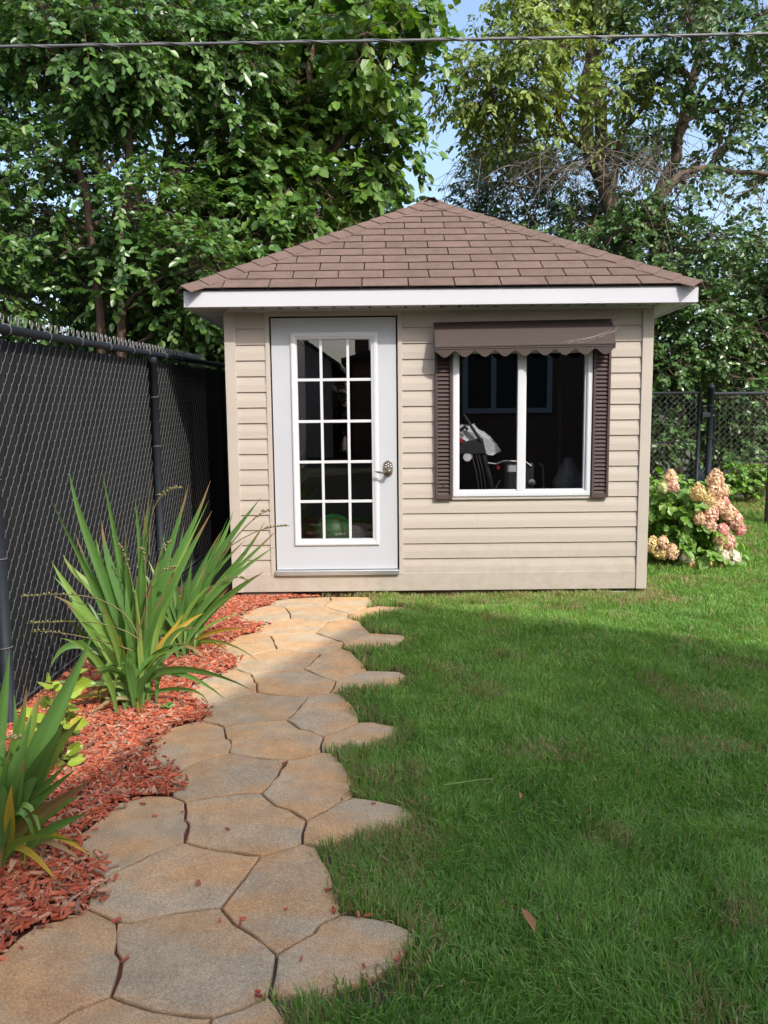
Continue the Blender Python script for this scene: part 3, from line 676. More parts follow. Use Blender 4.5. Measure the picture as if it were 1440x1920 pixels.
# snow blower
Ys = 6.1
sbw = thing('snow_blower', 'snow blower with grey cloth cover over its black controls inside the window', 'snow blower', (*ply(930, 900, Ys)[:2], .17))
def P2(x, y, Y=Ys): return ply(x, y, Y)
b = MB(); c0 = P2(890, 835, Ys+.05)
b.prism([P2(850, 833, Ys-.05), P2(905, 820, Ys-.05), P2(912, 850, Ys-.05), P2(880, 853, Ys-.05), P2(850, 850, Ys-.05)], (0, .3, 0)); b.build('control_panel', M['blackplastic'], sbw, bevel=.008)
cv = MB(); rr = np.random.default_rng(2); pts = []; nu, nv = 12, 6
prof = [(848, 798), (862, 794), (880, 797), (893, 795), (900, 803), (915, 810), (925, 820), (934, 835), (940, 846), (925, 852), (913, 855)]
for j in range(nv+1):
    yv = Ys-.02+.42*j/nv
    for i, (x, y) in enumerate(prof):
        sc = 1-.25*(2*j/nv-1)**2; p = P2(x, 850+(y-850)*sc, Ys); pts.append((p[0]+rr.normal(0, .005), yv+rr.normal(0, .008), p[2]+rr.normal(0, .006)))
k = len(prof); cv.add(pts, [(j*k+i, j*k+i+1, (j+1)*k+i+1, (j+1)*k+i) for j in range(nv) for i in range(k-1)]+[tuple(range(k))])
cv.build('cloth_cover', M['greycloth'], sbw, smooth=False)
MB().tube([P2(870, 777, Ys-.06), P2(886, 803, Ys-.06), P2(903, 828, Ys-.05)], [.008, .012, .012], 8).build('lever', M['blackplastic'], sbw)
MB().tube([P2(862, 808, Ys-.06), P2(872, 800, Ys-.07), P2(876, 806, Ys-.06)], .014, 8).build('grip', M['blackplastic'], sbw)
MB().lathe(P2(864, 826, Ys-.06), [(.02, 0), (.018, .012)], 12, 1).build('knob', M['red'], sbw)
MB().lathe(P2(876, 857, Ys-.03), [(.035, 0), (.033, .02)], 16, 1).build('pulley', M['greycloth'], sbw)
for x0, x1 in ((885, 899), (898, 912), (893, 905)):
    MB().tube([P2(x0, 853, Ys-.04), P2((x0+x1)/2+1, 885, Ys-.03), P2(x1, 925, Ys-.02)], .0032, 5).build('control_cable', M['chrome'], sbw)
MB().tube([P2(906, 852, Ys), P2(918, 895, Ys), P2(928, 940, Ys+.05)], .02, 10).build('handle_tube', M['blackplastic'], sbw)
MB().tube([P2(938, 900, Ys-.04), P2(930, 915, Ys-.04)], .007, 6).build('brace', M['chrome'], sbw)
e0 = P2(935, 870, Ys-.02); e1 = P2(1000, 940, Ys-.02)
bx('engine', (e0[0]+.04, Ys-.04, .4), (e1[0], Ys+.3, e0[2]+.01), M['blackplastic'], sbw, .02)
MB().tube([P2(915, 868, Ys-.03), P2(930, 870, Ys-.04), P2(945, 864, Ys-.05), P2(985, 866, Ys-.05), P2(996, 874, Ys-.05)], .007, 6).build('tank_rim', M['chrome'], sbw)
bx('label_plate', (P2(957, 0, Ys)[0], Ys-.043, P2(957, 884, Ys)[2]), (P2(985, 0, Ys)[0], Ys-.0405, P2(957, 872, Ys)[2]), M['paper'], sbw)
bx('warning_label', (P2(981, 0, Ys)[0], Ys-.043, P2(957, 905, Ys)[2]), (P2(988, 0, Ys)[0], Ys-.0405, P2(957, 894, Ys)[2]), M['yellow'], sbw)
MB().lathe(P2(934, 877, Ys-.05), [(.016, 0), (.012, .02)], 12, 1).build('fuel_cap', M['red'], sbw)
MB().lathe(P2(997, 905, Ys-.045), [(.03, 0), (.028, .006), (.01, .01)], 14, 1).build('recoil_cover', M['chrome'], sbw)
# wheel and auger housing under the sill (not in view but the machine stands on the floor)
for dx in (-.12, .28):
    MB().lathe((P2(950, 900, Ys)[0]+dx, Ys+.1, .17+.17), [(.17, -.04), (.17, .04), (.08, .045)], 18, 0).build('wheel', M['blackplastic'], sbw)
bx('frame', (P2(950, 900, Ys)[0]-.10, Ys, .2), (P2(950, 900, Ys)[0]+.26, Ys+.26, .405), M['blackplastic'], sbw)
# handle of a dolly, bag
dl = thing('hand_truck', 'bent steel tube handle of a hand truck inside the window', 'hand truck', (P2(1018, 900, 6.5)[0], 6.5, .17))
MB().tube([P2(1005, 871, 6.5), P2(1013, 869, 6.5), P2(1018, 876, 6.5), P2(1019, 905, 6.5), (P2(1019, 905, 6.5)[0], 6.5, .19)], .012, 8).build('handle_tube', M['chrome'], dl, smooth=True)
bx('toe_plate', (P2(1019, 905, 6.5)[0]-.2, 6.42, .171), (P2(1019, 905, 6.5)[0]+.02, 6.6, .188), M['blackplastic'], dl)
bc = P2(1066, 880, 6.75); bag = thing('plastic_bag', 'pale crumpled plastic sack standing at the right inside the window', 'bag', (bc[0], 6.75, .17))
bgm = MB(); rr = np.random.default_rng(9); V = []
for j in range(9):
    for i in range(14):
        a = 2*math.pi*i/14; r_ = (.13 if j < 7 else .13-.05*(j-6))*(1+rr.normal(0, .06)); V.append((bc[0]+r_*math.cos(a), 6.75+r_*.8*math.sin(a), .17+(P2(1066, 858, 6.75)[2]-.17)*j/8))
bgm.add(V, [(j*14+i, j*14+(i+1) % 14, (j+1)*14+(i+1) % 14, (j+1)*14+i) for j in range(8) for i in range(14)]+[tuple(112+i for i in range(14))])
bgm.build('sack', mat('sack_plastic', (.22, .25, .3), .35, vscale=9, col2=(.5, .5, .52)), bag)

# ------------------------------------------------------------------ privacy fence on the left
FA = gnd(0, 1362); fd = np.array([.025, 1.]); fd = fd/np.linalg.norm(fd); RISE = .035
def fpt(s, z, out=0.):               # s metres along from FA, out towards the garden; the rail climbs with the ground
    return np.array([FA[0]+fd[0]*s+fd[1]*out, FA[1]+fd[1]*s-fd[0]*out, z+RISE*s])
d0 = ray(0, 612)                     # rail height where the fence meets the frame edge
tpar = np.linalg.solve(np.array([[d0[0], -fd[0]], [d0[1], -fd[1]]]), FA[:2]-CAM[:2]); FTOP = CAM[2]+d0[2]*tpar[0]
fence = thing('privacy_fence', 'tall black chain link fence with charcoal privacy slats along the mulch bed', 'fence', fpt(1., 0))
S0, S1, PITS = -1.9, 4.9, .0345
RZ = FTOP-.022
nsl = int((S1-S0)/PITS); proto = None
rotf = math.atan2(fd[1], fd[0])
for i in range(nsl):
    s = S0+PITS*(i+.5); p = fpt(s, .0, -.012)
    if proto is None:
        m = MB(); w_, h_ = .0158, RZ-.04
        q = [(-w_, .003), (-w_*.8, -.003), (w_*.2, -.0055), (w_*.85, -.004), (w_, .003), (0, .005)]
        m.add([(a, b_, 0) for a, b_ in q]+[(a, b_, h_) for a, b_ in q], [(j, (j+1) % 6, 6+(j+1) % 6, 6+j) for j in range(6)]+[(5, 4, 3, 2, 1, 0), (6, 7, 8, 9, 10, 11)])
        o = m.build('slat', M['slat'], fence, origin=(0, 0, 0)); proto = o
    else:
        o = bpy.data.objects.new('slat', proto.data); link(o, fence, (0, 0, 0))
    o.location = tuple(p+np.array([0, 0, random.uniform(-.010, .004)])-WL[fence.name]); o.rotation_euler = (0, 0, rotf+random.gauss(0, .03))
# added black sheet behind the slats, stops light showing through their gaps
bk = MB(); bk.add([fpt(S0, .0, -.0245), fpt(S1, .0, -.0245), fpt(S1, RZ-.045, -.0245), fpt(S0, RZ-.045, -.0245)], [(0, 1, 2, 3)]); bk.build('gap_blocker', M['blackplastic'], fence)
wm = MB(); km = MB(); VR = .095; rows = int((RZ-.06)/VR)
tpl = [(-.58, -.50, .000), (-.52, -.56, .003), (-.30, -.38, .0045), (.08, .0, .005), (.40, .42, .0045), (.50, .58, .003), (.46, .64, .000)]
for i in range(nsl):
    s = S0+PITS*(i+.5); near = s < 3.4
    if s > 3.9: continue
    for j in range(rows+2):
        zc = .02+VR*j+(VR/2 if i % 2 else 0)
        if zc > RZ-.02: continue
        wm.tube([fpt(s+a*PITS, zc+q_*VR*.5, o_-.007) for a, q_, o_ in (tpl if near else tpl[::2])], .0021 if near else .0024, 3, False)
    if i % 2: continue
    h = 1+random.gauss(0, .05)
    km.tube([fpt(s-.016, RZ+.005, .004), fpt(s-.004, RZ+.028*h, .003), fpt(s+.010, RZ+.050*h, .001), fpt(s+.009, RZ+.066*h, -.001), fpt(s-.006, RZ+.068*h, -.003), fpt(s-.010, RZ+.052*h, -.003), fpt(s-.001, RZ+.030*h, 0), fpt(s+.012, RZ+.005, .002)], .0026, 5, False)
tag(wm.build('chain_link_mesh', M['wire'], fence), kind='stuff')
tag(km.build('wire_knuckles', M['knuckle'], fence), kind='stuff')
MB().tube([fpt(S0, RZ, .026), fpt(S1, RZ, .026)], .0215, 12).build('top_rail', M['black'], fence, smooth=True)
MB().tube([fpt(S0, .05, .018), fpt(S1, .05, .018)], .004, 6).build('tension_wire', M['wire'], fence)
def fence_s(px, py):                 # where a pixel ray meets the fence plane
    d = ray(px, py); return np.linalg.solve(np.array([[d[0], -fd[0]], [d[1], -fd[1]]]), FA[:2]-CAM[:2])[1]
sp = fence_s(283, 800); sq = fence_s(3, 1250)
for s in (sq-.02, sp, sp+2.4):
    MB().tube([fpt(s, -.05-RISE*s, .034), fpt(s, RZ-.01, .034)], .028, 14).build('post', M['black'], fence, smooth=True)
    MB().lathe(fpt(s, RZ-.035, .034), [(.0315, -.04), (.0315, .0), (.028, .010)], 14).build('post_cap', M['black'], fence, smooth=True)
    for zt_ in (.35, .75, 1.1, 1.45):
        MB().tube([fpt(s+.05*math.cos(a)*.62, zt_+.008*math.sin(a*.7), .034+.0305*math.sin(a)) for a in np.linspace(-.5, math.pi+.5, 9)], .0022, 5).build('tie_wire', M['knuckle'], fence)
for px in (2, 79, 139, 194, 238, 268, 300, 329):
    s = fence_s(px, 640)
    MB().tube([fpt(s-.006*a, RZ+.0245*math.sin(a), .026+.0245*math.cos(a)) for a in np.linspace(-2.0, 2.0, 9)], .0023, 5).build('tie_wire', M['knuckle'], fence)

# ------------------------------------------------------------------ chain link fence and gate at the back right
M['glossblack'] = mat('gloss_black', (.03, .033, .036), .22, spec=.6)
M['wire2'] = mat('fence_wire', (.085, .088, .09), .45)
YF = 9.3; BZ = .385
def cl_panel(m, x0, x1, z0, z1, r=.0024):
    d = .036
    nx_ = int((x1-x0)/d); nz_ = int((z1-z0)/d)
    for i in range(nx_+1):
        pts = [(x0+d*(i+((j+i) % 2 if False else (j % 2))*(1 if i % 2 == 0 else 1)), YF+(.003 if j % 2 else -.003), z0+d*j) for j in range(nz_+1)]
        if i % 2 == 0: m.tube(pts, r, 3, False)
        else:
            pts = [(x0+d*(i+1-(j % 2)), YF-(.003 if j % 2 else -.003), z0+d*j) for j in range(nz_+1)]; m.tube(pts, r, 3, False)
    return m
ztf = 1.655
gx = ply(1313, 800, YF)[0]
gate = thing('fence_gate', 'black chain link gate with mid rail between the shed and the gate post', 'gate', (2.9, YF, BZ))
MB().tube([(gx-.02, YF, BZ+.05), (gx-.02, YF, ztf+.06)], .020, 10).build('gate_upright', M['black'], gate, smooth=True)
MB().tube([(1.9, YF, ztf), (gx-.02, YF, ztf)], .017, 10).build('gate_rail', M['glossblack'], gate, smooth=True)
MB().tube([(1.9, YF, 1.07), (gx-.02, YF, 1.07)], .008, 8).build('gate_rail', M['glossblack'], gate, smooth=True)
MB().tube([(1.9, YF, BZ+.06), (gx-.02, YF, BZ+.06)], .017, 10).build('gate_rail', M['glossblack'], gate, smooth=True)
tag(cl_panel(MB(), 1.9, gx-.04, BZ+.06, ztf+.03).build('chain_link_mesh', M['wire2'], gate), kind='stuff')
bx('latch', (gx, YF-.05, 1.36), (gx+.10, YF+.02, 1.42), M['black'], gate, .008)
cf = thing('chain_link_fence', 'low black chain link fence in front of the green hedge', 'fence', (5.2, YF, BZ))
gp = ply(1331, 800, YF)[0]
MB().tube([(gp, YF, BZ-.1), (gp, YF, ztf+.08)], .036, 14).build('gate_post', M['black'], cf, smooth=True)
MB().lathe((gp, YF, ztf+.08), [(.039, -.04), (.039, .0), (.02, .02)], 14).build('post_cap', M['black'], cf, smooth=True)
MB().tube([(gp+.03, YF, ztf-.01), (8.0, YF, ztf-.01)], .019, 10).build('top_rail', M['glossblack'], cf, smooth=True)
MB().tube([(gp+.06, YF+.01, BZ+.06), (gp+.06, YF+.01, ztf)], .006, 6).build('tension_bar', M['black'], cf)
for zt_ in (.7, 1.12, 1.5): MB().tube([(gp+.045*math.cos(a), YF-.039*math.sin(a), zt_) for a in np.linspace(0, math.pi, 9)], .006, 6).build('tension_band', M['black'], cf)
MB().tube([(6.4, YF, BZ-.1), (6.4, YF, ztf)], .028, 12).build('post', M['black'], cf, smooth=True)
MB().tube([(gp+.03, YF, BZ+.05), (8.0, YF, BZ+.05)], .003, 5).build('tension_wire', M['wire'], cf)
tag(cl_panel(MB(), gp+.06, 8.0, BZ+.05, ztf+.02).build('chain_link_mesh', M['wire2'], cf), kind='stuff')
pb = ply(1438, 968, 8.1); pz = float(gz(0, 8.1))
wp = thing('wooden_post', 'dark weathered wooden post standing at the right edge of the lawn', 'post', (pb[0]+.03, 8.1, pz))
MB().prism([(pb[0]-.015, 8.05, pz-.05), (pb[0]+.075, 8.05, pz-.05), (pb[0]+.085, 8.05, pz+.55), (pb[0]-.002, 8.05, pz+.58)], (0, .09, 0)).build('post_shaft', M['wood'], wp, bevel=.006)
bx('post_top', (pb[0]-.004, 8.045, pz+.581), (pb[0]+.087, 8.145, pz+.60), M['wood'], wp, .004)

# ------------------------------------------------------------------ overhead cable
cp = []
for x in np.linspace(-400, 1840, 40):
    y = 86-(x/1440)*24-3.0*((x-720)/720)**2*0+4*(1-((x-720)/1100)**2)*.6; cp.append(ply(x, y, 6.9))
cp = np.array(cp); cab = thing('overhead_cable', 'grey twisted overhead service cable crossing in front of the trees', 'cable', (cp[0]+cp[-1])/2)
MB().tube(cp, .0125, 8).build('conductor', M['cable'], cab, smooth=True)
hp = []
for i in np.linspace(0, 1, 420):
    p = cp[0]+(cp[-1]-cp[0])*i; q = np.array([np.interp(i*39, np.arange(40), cp[:, k_]) for k_ in range(3)]); a = i*2*math.pi*17
    hp.append(q+np.array([0, .0135*math.cos(a), .0135*math.sin(a)]))
MB().tube(hp, .0045, 5).build('support_wire', M['cable'], cab, smooth=True)

# ------------------------------------------------------------------ foliage machinery
def unit(v): return v/(np.linalg.norm(v, axis=-1, keepdims=True)+1e-9)
def leaves_geo(P, D, Nn, L, Wd, hexa=True, fold=.25, curl=.12):
    """P base points, D direction, Nn normal hint, L length, Wd half width -> verts, faces"""
    D = unit(D); B = unit(np.cross(D, Nn)); Nn = np.cross(B, D); n = len(P); L = L[:, None]; Wd = Wd[:, None]
    if hexa:
        t = [(0, 0, 0), (.30, -.92, fold*.9), (.68, -.78, fold*.6-curl*.3), (1, 0, -curl), (.68, .78, fold*.6-curl*.3), (.30, .92, fold*.9)]
        faces = np.array([[0, 3, 2, 1], [0, 5, 4, 3]])
    else:
        t = [(0, 0, 0), (.42, -1, fold), (1, 0, -curl), (.42, 1, fold)]; faces = np.array([[0, 2, 1], [0, 3, 2]])
    k = len(t); V = np.zeros((n, k, 3))
    for i, (a, b_, c) in enumerate(t): V[:, i] = P+D*L*a+B*Wd*b_+Nn*(Wd*c if abs(c) > 0 else 0)
    Fc = (faces[None]+(np.arange(n)*k)[:, None, None]).reshape(-1, faces.shape[1])
    return V.reshape(-1, 3), Fc
def ribbons(P0, P1, P2, r):          # 3 sided 2 segment twigs
    n = len(P0); T = unit(P2-P0); ref = np.tile(np.array([.3, .9, .2]), (n, 1)); A = unit(np.cross(T, ref)); B = np.cross(T, A)
    V = np.zeros((n, 7, 3)); rr_ = np.broadcast_to(np.asarray(r, float), (n,))[:, None]
    for k in range(3):
        a = 2*math.pi*k/3; o_ = A*math.cos(a)+B*math.sin(a); V[:, k] = P0+o_*rr_; V[:, 3+k] = P1+o_*rr_*.7
    V[:, 6] = P2
    q = np.array([[0, 1, 4, 3], [1, 2, 5, 4], [2, 0, 3, 5]]); t3 = np.array([[3, 4, 6], [4, 5, 6], [5, 3, 6]]); off = (np.arange(n)*7)[:, None, None]
    return V.reshape(-1, 3), (q[None]+off).reshape(-1, 4), (t3[None]+off).reshape(-1, 3)
def np_obj(name, V, faces, m, parent, w=None, kind=None, smooth=False, colors=None):
    w = WL[parent.name] if w is None and parent is not None else (np.zeros(3) if w is None else np.array(w))
    me = np_mesh(name, V-w, faces, smooth, colors); me.materials.append(m); o = bpy.data.objects.new(name, me); link(o, parent, w)
    if kind: o['kind'] = kind
    return o
def spray_crown(blobs, nspray, nleaf, L, ratio, r, hexa=True, tw=.34, droop=.35, shell=.55, up=.5):
    """blobs (k,6): centre and radii. returns leaf verts/faces and twig arrays"""
    bl = np.asarray(blobs, float); vol = bl[:, 3]*bl[:, 4]*bl[:, 5]; wgt = vol**(2/3.); wgt /= wgt.sum()
    bi = r.choice(len(bl), nspray, p=wgt); sub_ = unit(r.normal(0, 1, (len(bl), 9, 3))); d = unit(sub_[bi, r.integers(0, 9, nspray)]+r.normal(0, .30, (nspray, 3))); rad = shell+(1-shell)*r.random(nspray)**.6
    rad = np.where(r.random(nspray) < .25, r.random(nspray)*.7, rad)
    C = bl[bi, :3]; P0 = C+d*bl[bi, 3:]*rad[:, None]
    tl = tw*(.6+.8*r.random(nspray)); td = unit(d+r.normal(0, .55, (nspray, 3))+np.array([0, 0, up*.3]))
    P1 = P0+td*tl[:, None]*.55; P2 = P0+td*tl[:, None]+np.array([0, 0, -1])*(tl*droop*(.4+.8*r.random(nspray)))[:, None]
    tt = np.linspace(.12, 1, nleaf)[None, :, None]; LP = (1-tt)**2*P0[:, None]+2*tt*(1-tt)*P1[:, None]+tt**2*P2[:, None]
    TD = unit(2*(1-tt)*(P1-P0)[:, None]+2*tt*(P2-P1)[:, None]); sd = unit(np.cross(TD, np.array([0, 0, 1.])))
    alt = np.where(np.arange(nleaf) % 2 == 0, 1., -1.)[None, :, None]; alt = alt*np.where(np.arange(nleaf) == nleaf-1, .15, 1)[None, :, None]
    D = TD*.65+sd*alt*.85+r.normal(0, .28, LP.shape)+np.array([0, 0, -.28*droop/.35])
    Nn = np.array([0, 0, 1.])*up+unit(d)[:, None]*.55+np.array([.18, -.28, .12])+r.normal(0, .42, LP.shape)
    n = nspray*nleaf; LL = L*(.6+.65*r.random(n))
    V, Fc = leaves_geo(LP.reshape(-1, 3), D.reshape(-1, 3), Nn.reshape(-1, 3), LL, LL*ratio*(.85+.3*r.random(n)), hexa)
    return V, Fc, (P0-td*tl[:, None]*.5, P1, P2), bi
def limb(m, a, c, r0, r1, r, n=6, wob=.06, sides=6):
    a = np.array(a, float); c = np.array(c, float); t = np.linspace(0, 1, n)[:, None]; Ld = np.linalg.norm(c-a)
    pts = a+(c-a)*t+r.normal(0, wob*Ld, (n, 3))*np.sin(math.pi*t)*.6+np.array([0, 0, .10*Ld])*np.sin(math.pi*t)
    m.tube(pts, np.linspace(r0, r1, n), sides, False); return pts
def tree(name, label, base, trunk, blobs, leafm, barkm, nspray, nleaf, L, ratio, seed, group=None, hexa=True, r0=.1, cat='tree', tw=.34, droop=.35, shell=.55, sub=8, up=.5, trunks=()):
    r = np.random.default_rng(seed); t = thing(name, label, cat, base, group)
    m = MB(); allp = []
    for pts, ra, rb in ((trunk, r0, r0*.35),)+tuple(trunks):
        pts = np.array(pts, float); k = len(pts)*3; tt = np.linspace(0, len(pts)-1, k); pp = np.stack([np.interp(tt, np.arange(len(pts)), pts[:, i]) for i in range(3)], 1)
        pp += r.normal(0, ra*.18, pp.shape); rad = np.linspace(ra, rb, k); m.tube(pp, rad, 9, False); allp += [(p, q) for p, q in zip(pp, rad)]
    AP_ = np.array([p for p, q in allp]); AR = np.array([q for p, q in allp])
    bl = np.array(blobs, float)
    for b_ in bl:
        c = b_[:3]; cost = np.linalg.norm(AP_-c, axis=1)+np.maximum(0, AP_[:, 2]-c[2]+.2)*1.2; i = cost.argmin()
        rr0 = max(.012, min(AR[i]*.6, .045)); pts = limb(m, AP_[i], c, rr0, .009, r)
        for s in range(sub):
            j = r.integers(2, 6); d = unit(r.normal(0, 1, 3)); e = c+d*b_[3:]*(.55+.4*r.random()); limb(m, pts[j], e, .008, .003, r, 4, .08, 4)
    m.build('trunk', barkm, t, smooth=True)
    V, Fc, tws, bi = spray_crown(bl, nspray, nleaf, L, ratio, r, hexa, tw, droop, shell, up)
    Vt, q, t3 = ribbons(*tws, .0035); np_obj('twigs', Vt, [q, t3], barkm, t, kind='stuff')
    np_obj('crown', V, [Fc], leafm, t, kind='stuff'); return t
def pb_(lst, Y, dy=.35, seed=1):     # (px,py,r) on a row of depth Y -> blobs
    r = np.random.default_rng(seed); out = []
    for x, y, rad in lst:
        p = ply(x, y, Y+r.normal(0, dy)); out.append((*p, rad, rad*.9, rad*.78))
    return out
LM = {
 'elm': leaf_mat('elm_leaf', [(0.039, 0.098, 0.022), (0.063, 0.147, 0.031), (0.084, 0.182, 0.042), (0.119, 0.217, 0.042), (0.070, 0.161, 0.042)], .34, .28),
 'linden': leaf_mat('linden_leaf', [(0.049, 0.119, 0.022), (0.084, 0.182, 0.031), (0.119, 0.231, 0.036), (0.077, 0.161, 0.034), (0.182, 0.266, 0.049)], .40, .32),
 'ash': leaf_mat('ash_leaf', [(0.105, 0.182, 0.035), (0.182, 0.266, 0.049), (0.238, 0.308, 0.063), (0.126, 0.210, 0.042)], .45, .34),
 'dark': leaf_mat('dark_leaf', [(0.039, 0.087, 0.025), (0.056, 0.119, 0.031), (0.077, 0.147, 0.039), (0.049, 0.112, 0.028)], .36, .25),
 'hedge': leaf_mat('hedge_leaf', [(0.042, 0.098, 0.025), (0.063, 0.137, 0.034), (0.087, 0.175, 0.045), (0.053, 0.119, 0.031)], .33, .22),
 'back': leaf_mat('far_leaf', [(0.035, 0.077, 0.022), (0.056, 0.119, 0.031), (0.077, 0.140, 0.036)], .45, .25),
 'bright': leaf_mat('bright_leaf', [(0.126, 0.280, 0.028), (0.196, 0.364, 0.042), (0.280, 0.392, 0.042), (0.392, 0.420, 0.042)], .4, .35),
 'hydra': leaf_mat('hydrangea_leaf', [(.10, .22, .035), (.15, .29, .05), (.20, .34, .065), (.12, .25, .04)], .42, .32),
}
# --- left and middle trees
def stem(pix, Y, zb=0.): 
    pts = [ply(x, y, Y) for x, y in pix]; p0 = pts[0].copy(); p0[2] = zb; return [p0]+pts
t1 = stem([(-60, 560), (-40, 250), (-20, 0), (0, -160)], 9.2)
tree('elm_tree', 'leafy elm at the far left edge behind the black fence', t1[0], t1, pb_([(-120,60,.8),(-150,300,.8),(-60,480,.7),(-130,520,.7),(20,60,.62),(-20,210,.6),(10,330,.5),(-10,440,.5),(50,470,.52),(-60,-120,.8),(60,-60,.6),(30,560,.38)], 8.9, .3, 2), LM['elm'], M['barkred'], 820, 11, .092, .31, 31, 'elms behind the fence', r0=.09)
t2 = stem([(190, 620), (165, 380), (130, 240), (95, 100), (60, -80)], 8.6)
tree('elm_tree', 'elm with a reddish leaning trunk behind the black fence', t2[0], t2, pb_([(90,170,.55),(150,110,.6),(60,120,.5),(110,310,.42),(180,190,.42),(100,40,.6),(180,20,.6),(75,400,.4),(130,460,.34),(215,430,.42),(170,330,.3)], 8.8, .3, 3), LM['elm'], M['barkred'], 700, 11, .092, .31, 32, 'elms behind the fence', r0=.055)
t3 = stem([(225, 620), (238, 420), (240, 200), (225, 60), (230, -90)], 8.5)
tree('elm_tree', 'elm with an upright trunk nearest the left eave of the shed', t3[0], t3, pb_([(230,130,.55),(280,170,.45),(270,60,.6),(340,40,.6),(250,390,.42),(300,450,.5),(240,500,.42),(310,540,.42),(370,500,.45),(360,410,.4),(200,560,.36),(275,590,.34),(400,560,.36),(345,610,.34)], 8.7, .3, 4), LM['elm'], M['barkred'], 900, 11, .092, .31, 33, 'elms behind the fence', r0=.055, trunks=(([*[stem([(210, 600), (200, 450), (235, 330)], 9.2)][0]], .045, .02),))
t4 = stem([(300, 420), (312, 300), (330, 200), (350, 60), (360, -60)], 9.9)
tree('elm_tree', 'elm standing back in the shade behind the left roof slope', t4[0], t4, pb_([(380,150,.6),(430,90,.6),(420,240,.5),(450,330,.55),(400,330,.4),(440,430,.5),(500,470,.45),(380,60,.6),(350,130,.4),(480,390,.5),(560,440,.36),(330,330,.3)], 9.5, .3, 5), LM['elm'], M['bark'], 850, 11, .098, .32, 34, 'elms behind the fence', r0=.07)
t5 = stem([(590, 500), (575, 330), (578, 190), (585, 80), (560, -80)], 10.2)
tree('linden_tree', 'large leaved tree rising behind the shed beside the gap of sky', t5[0], t5, pb_([(500,60,.75),(600,40,.75),(680,60,.6),(735,110,.5),(560,150,.7),(640,170,.65),(720,190,.5),(580,270,.65),(660,290,.6),(730,280,.42),(500,230,.6),(540,350,.6),(620,370,.55),(700,360,.42),(480,330,.5),(790,70,.34),(560,-80,.9),(690,-60,.7),(760,10,.4),(780,160,.22)], 10., .35, 6), LM['linden'], M['bark'], 1300, 9, .135, .38, 35, r0=.085,
     trunks=((stem([(600, 320), (660, 240), (700, 180), (740, 120)], 10.1)[1:], .045, .015), (stem([(590, 330), (560, 230), (545, 150)], 10.1)[1:], .04, .015)))
# darker trees further back, left
rb = np.random.default_rng(77)
for k_, (xa, xb) in enumerate(((-260, 60), (40, 300), (260, 520), (480, 720))):
    bl = []
    for i in range(20):
        x = rb.uniform(xa, xb); y = rb.uniform(-60, 680); 
        if k_ == 3 and x > 640 and y < 330: x -= 120
        bl.append((*ply(x, y, rb.uniform(12.2, 13.6)), .8, .7, .7))
    cx = (xa+xb)/2; s = stem([(cx, 600), (cx+20, 200), (cx-10, -80)], 12.8)
    tree('shade_tree', ['dark green tree in the background at the far left', 'dark green background tree behind the reddish trunks', 'dark green background tree above the left roof slope', 'dark green background tree behind the large leaved tree'][k_], s[0], s, bl, LM['back'], M['bark'], 1150, 10, .125, .36, 90+k_, 'dark trees at the back', r0=.12, sub=4)
# undergrowth behind the fence left
for k_, (xa, xb) in enumerate(((-150, 130), (120, 400), (390, 560))):
    bl = [(*ply(rb.uniform(xa, xb), rb.uniform(470, 760), rb.uniform(9.4, 11.0)), .5, .45, .42) for i in range(18)]
    s = stem([((xa+xb)/2, 800), ((xa+xb)/2, 600)], 10.2)
    tree('undergrowth_shrub', ['dark undergrowth shrub behind the left end of the black fence', 'dark undergrowth shrub behind the fence post', 'dark undergrowth shrub behind the left shed corner'][k_], s[0], s, bl, LM['dark'], M['bark'], 800, 10, .09, .36, 70+k_, 'shrubs behind the fence', r0=.03, cat='shrub', sub=4)
# --- right trees
r1 = stem([(1172, 620), (1160, 440), (1140, 360), (1105, 270), (1095, 180), (1108, 100), (1118, 0), (1120, -140)], 11.6)
rt1 = tree('ash_tree', 'sparse yellow green tree with thick grey trunk and dead twigs above the roof', r1[0], r1, pb_([(930,180,.5),(885,150,.42),(985,165,.5),(1040,215,.4),(990,90,.42),(1085,110,.35),(1150,170,.42),(1165,70,.42),(1100,20,.45),(870,215,.36),(935,60,.36),(1020,30,.4),(905,250,.3),(1180,220,.25),(1060,90,.36),(1130,-60,.6),(1000,-50,.6),(960,230,.34)], 11.2, .35, 8), LM['ash'], M['bark'], 1250, 10, .095, .26, 41, r0=.16, sub=7, droop=.55,
     trunks=((stem([(1130, 330), (1125, 200), (1118, 100), (1075, 0), (1060, -120)], 11.7)[1:], .10, .05), (stem([(1120, 300), (1050, 240), (1035, 120), (1000, 20), (985, -60)], 11.4)[1:], .05, .022),
             (stem([(1150, 350), (1165, 250), (1215, 190), (1235, 120)], 11.5)[1:], .055, .02), (stem([(1140, 340), (1090, 270), (1040, 250), (950, 275)], 11.3)[1:], .05, .012), (stem([(1100, 200), (1060, 175), (990, 110)], 11.4)[1:], .03, .01)))
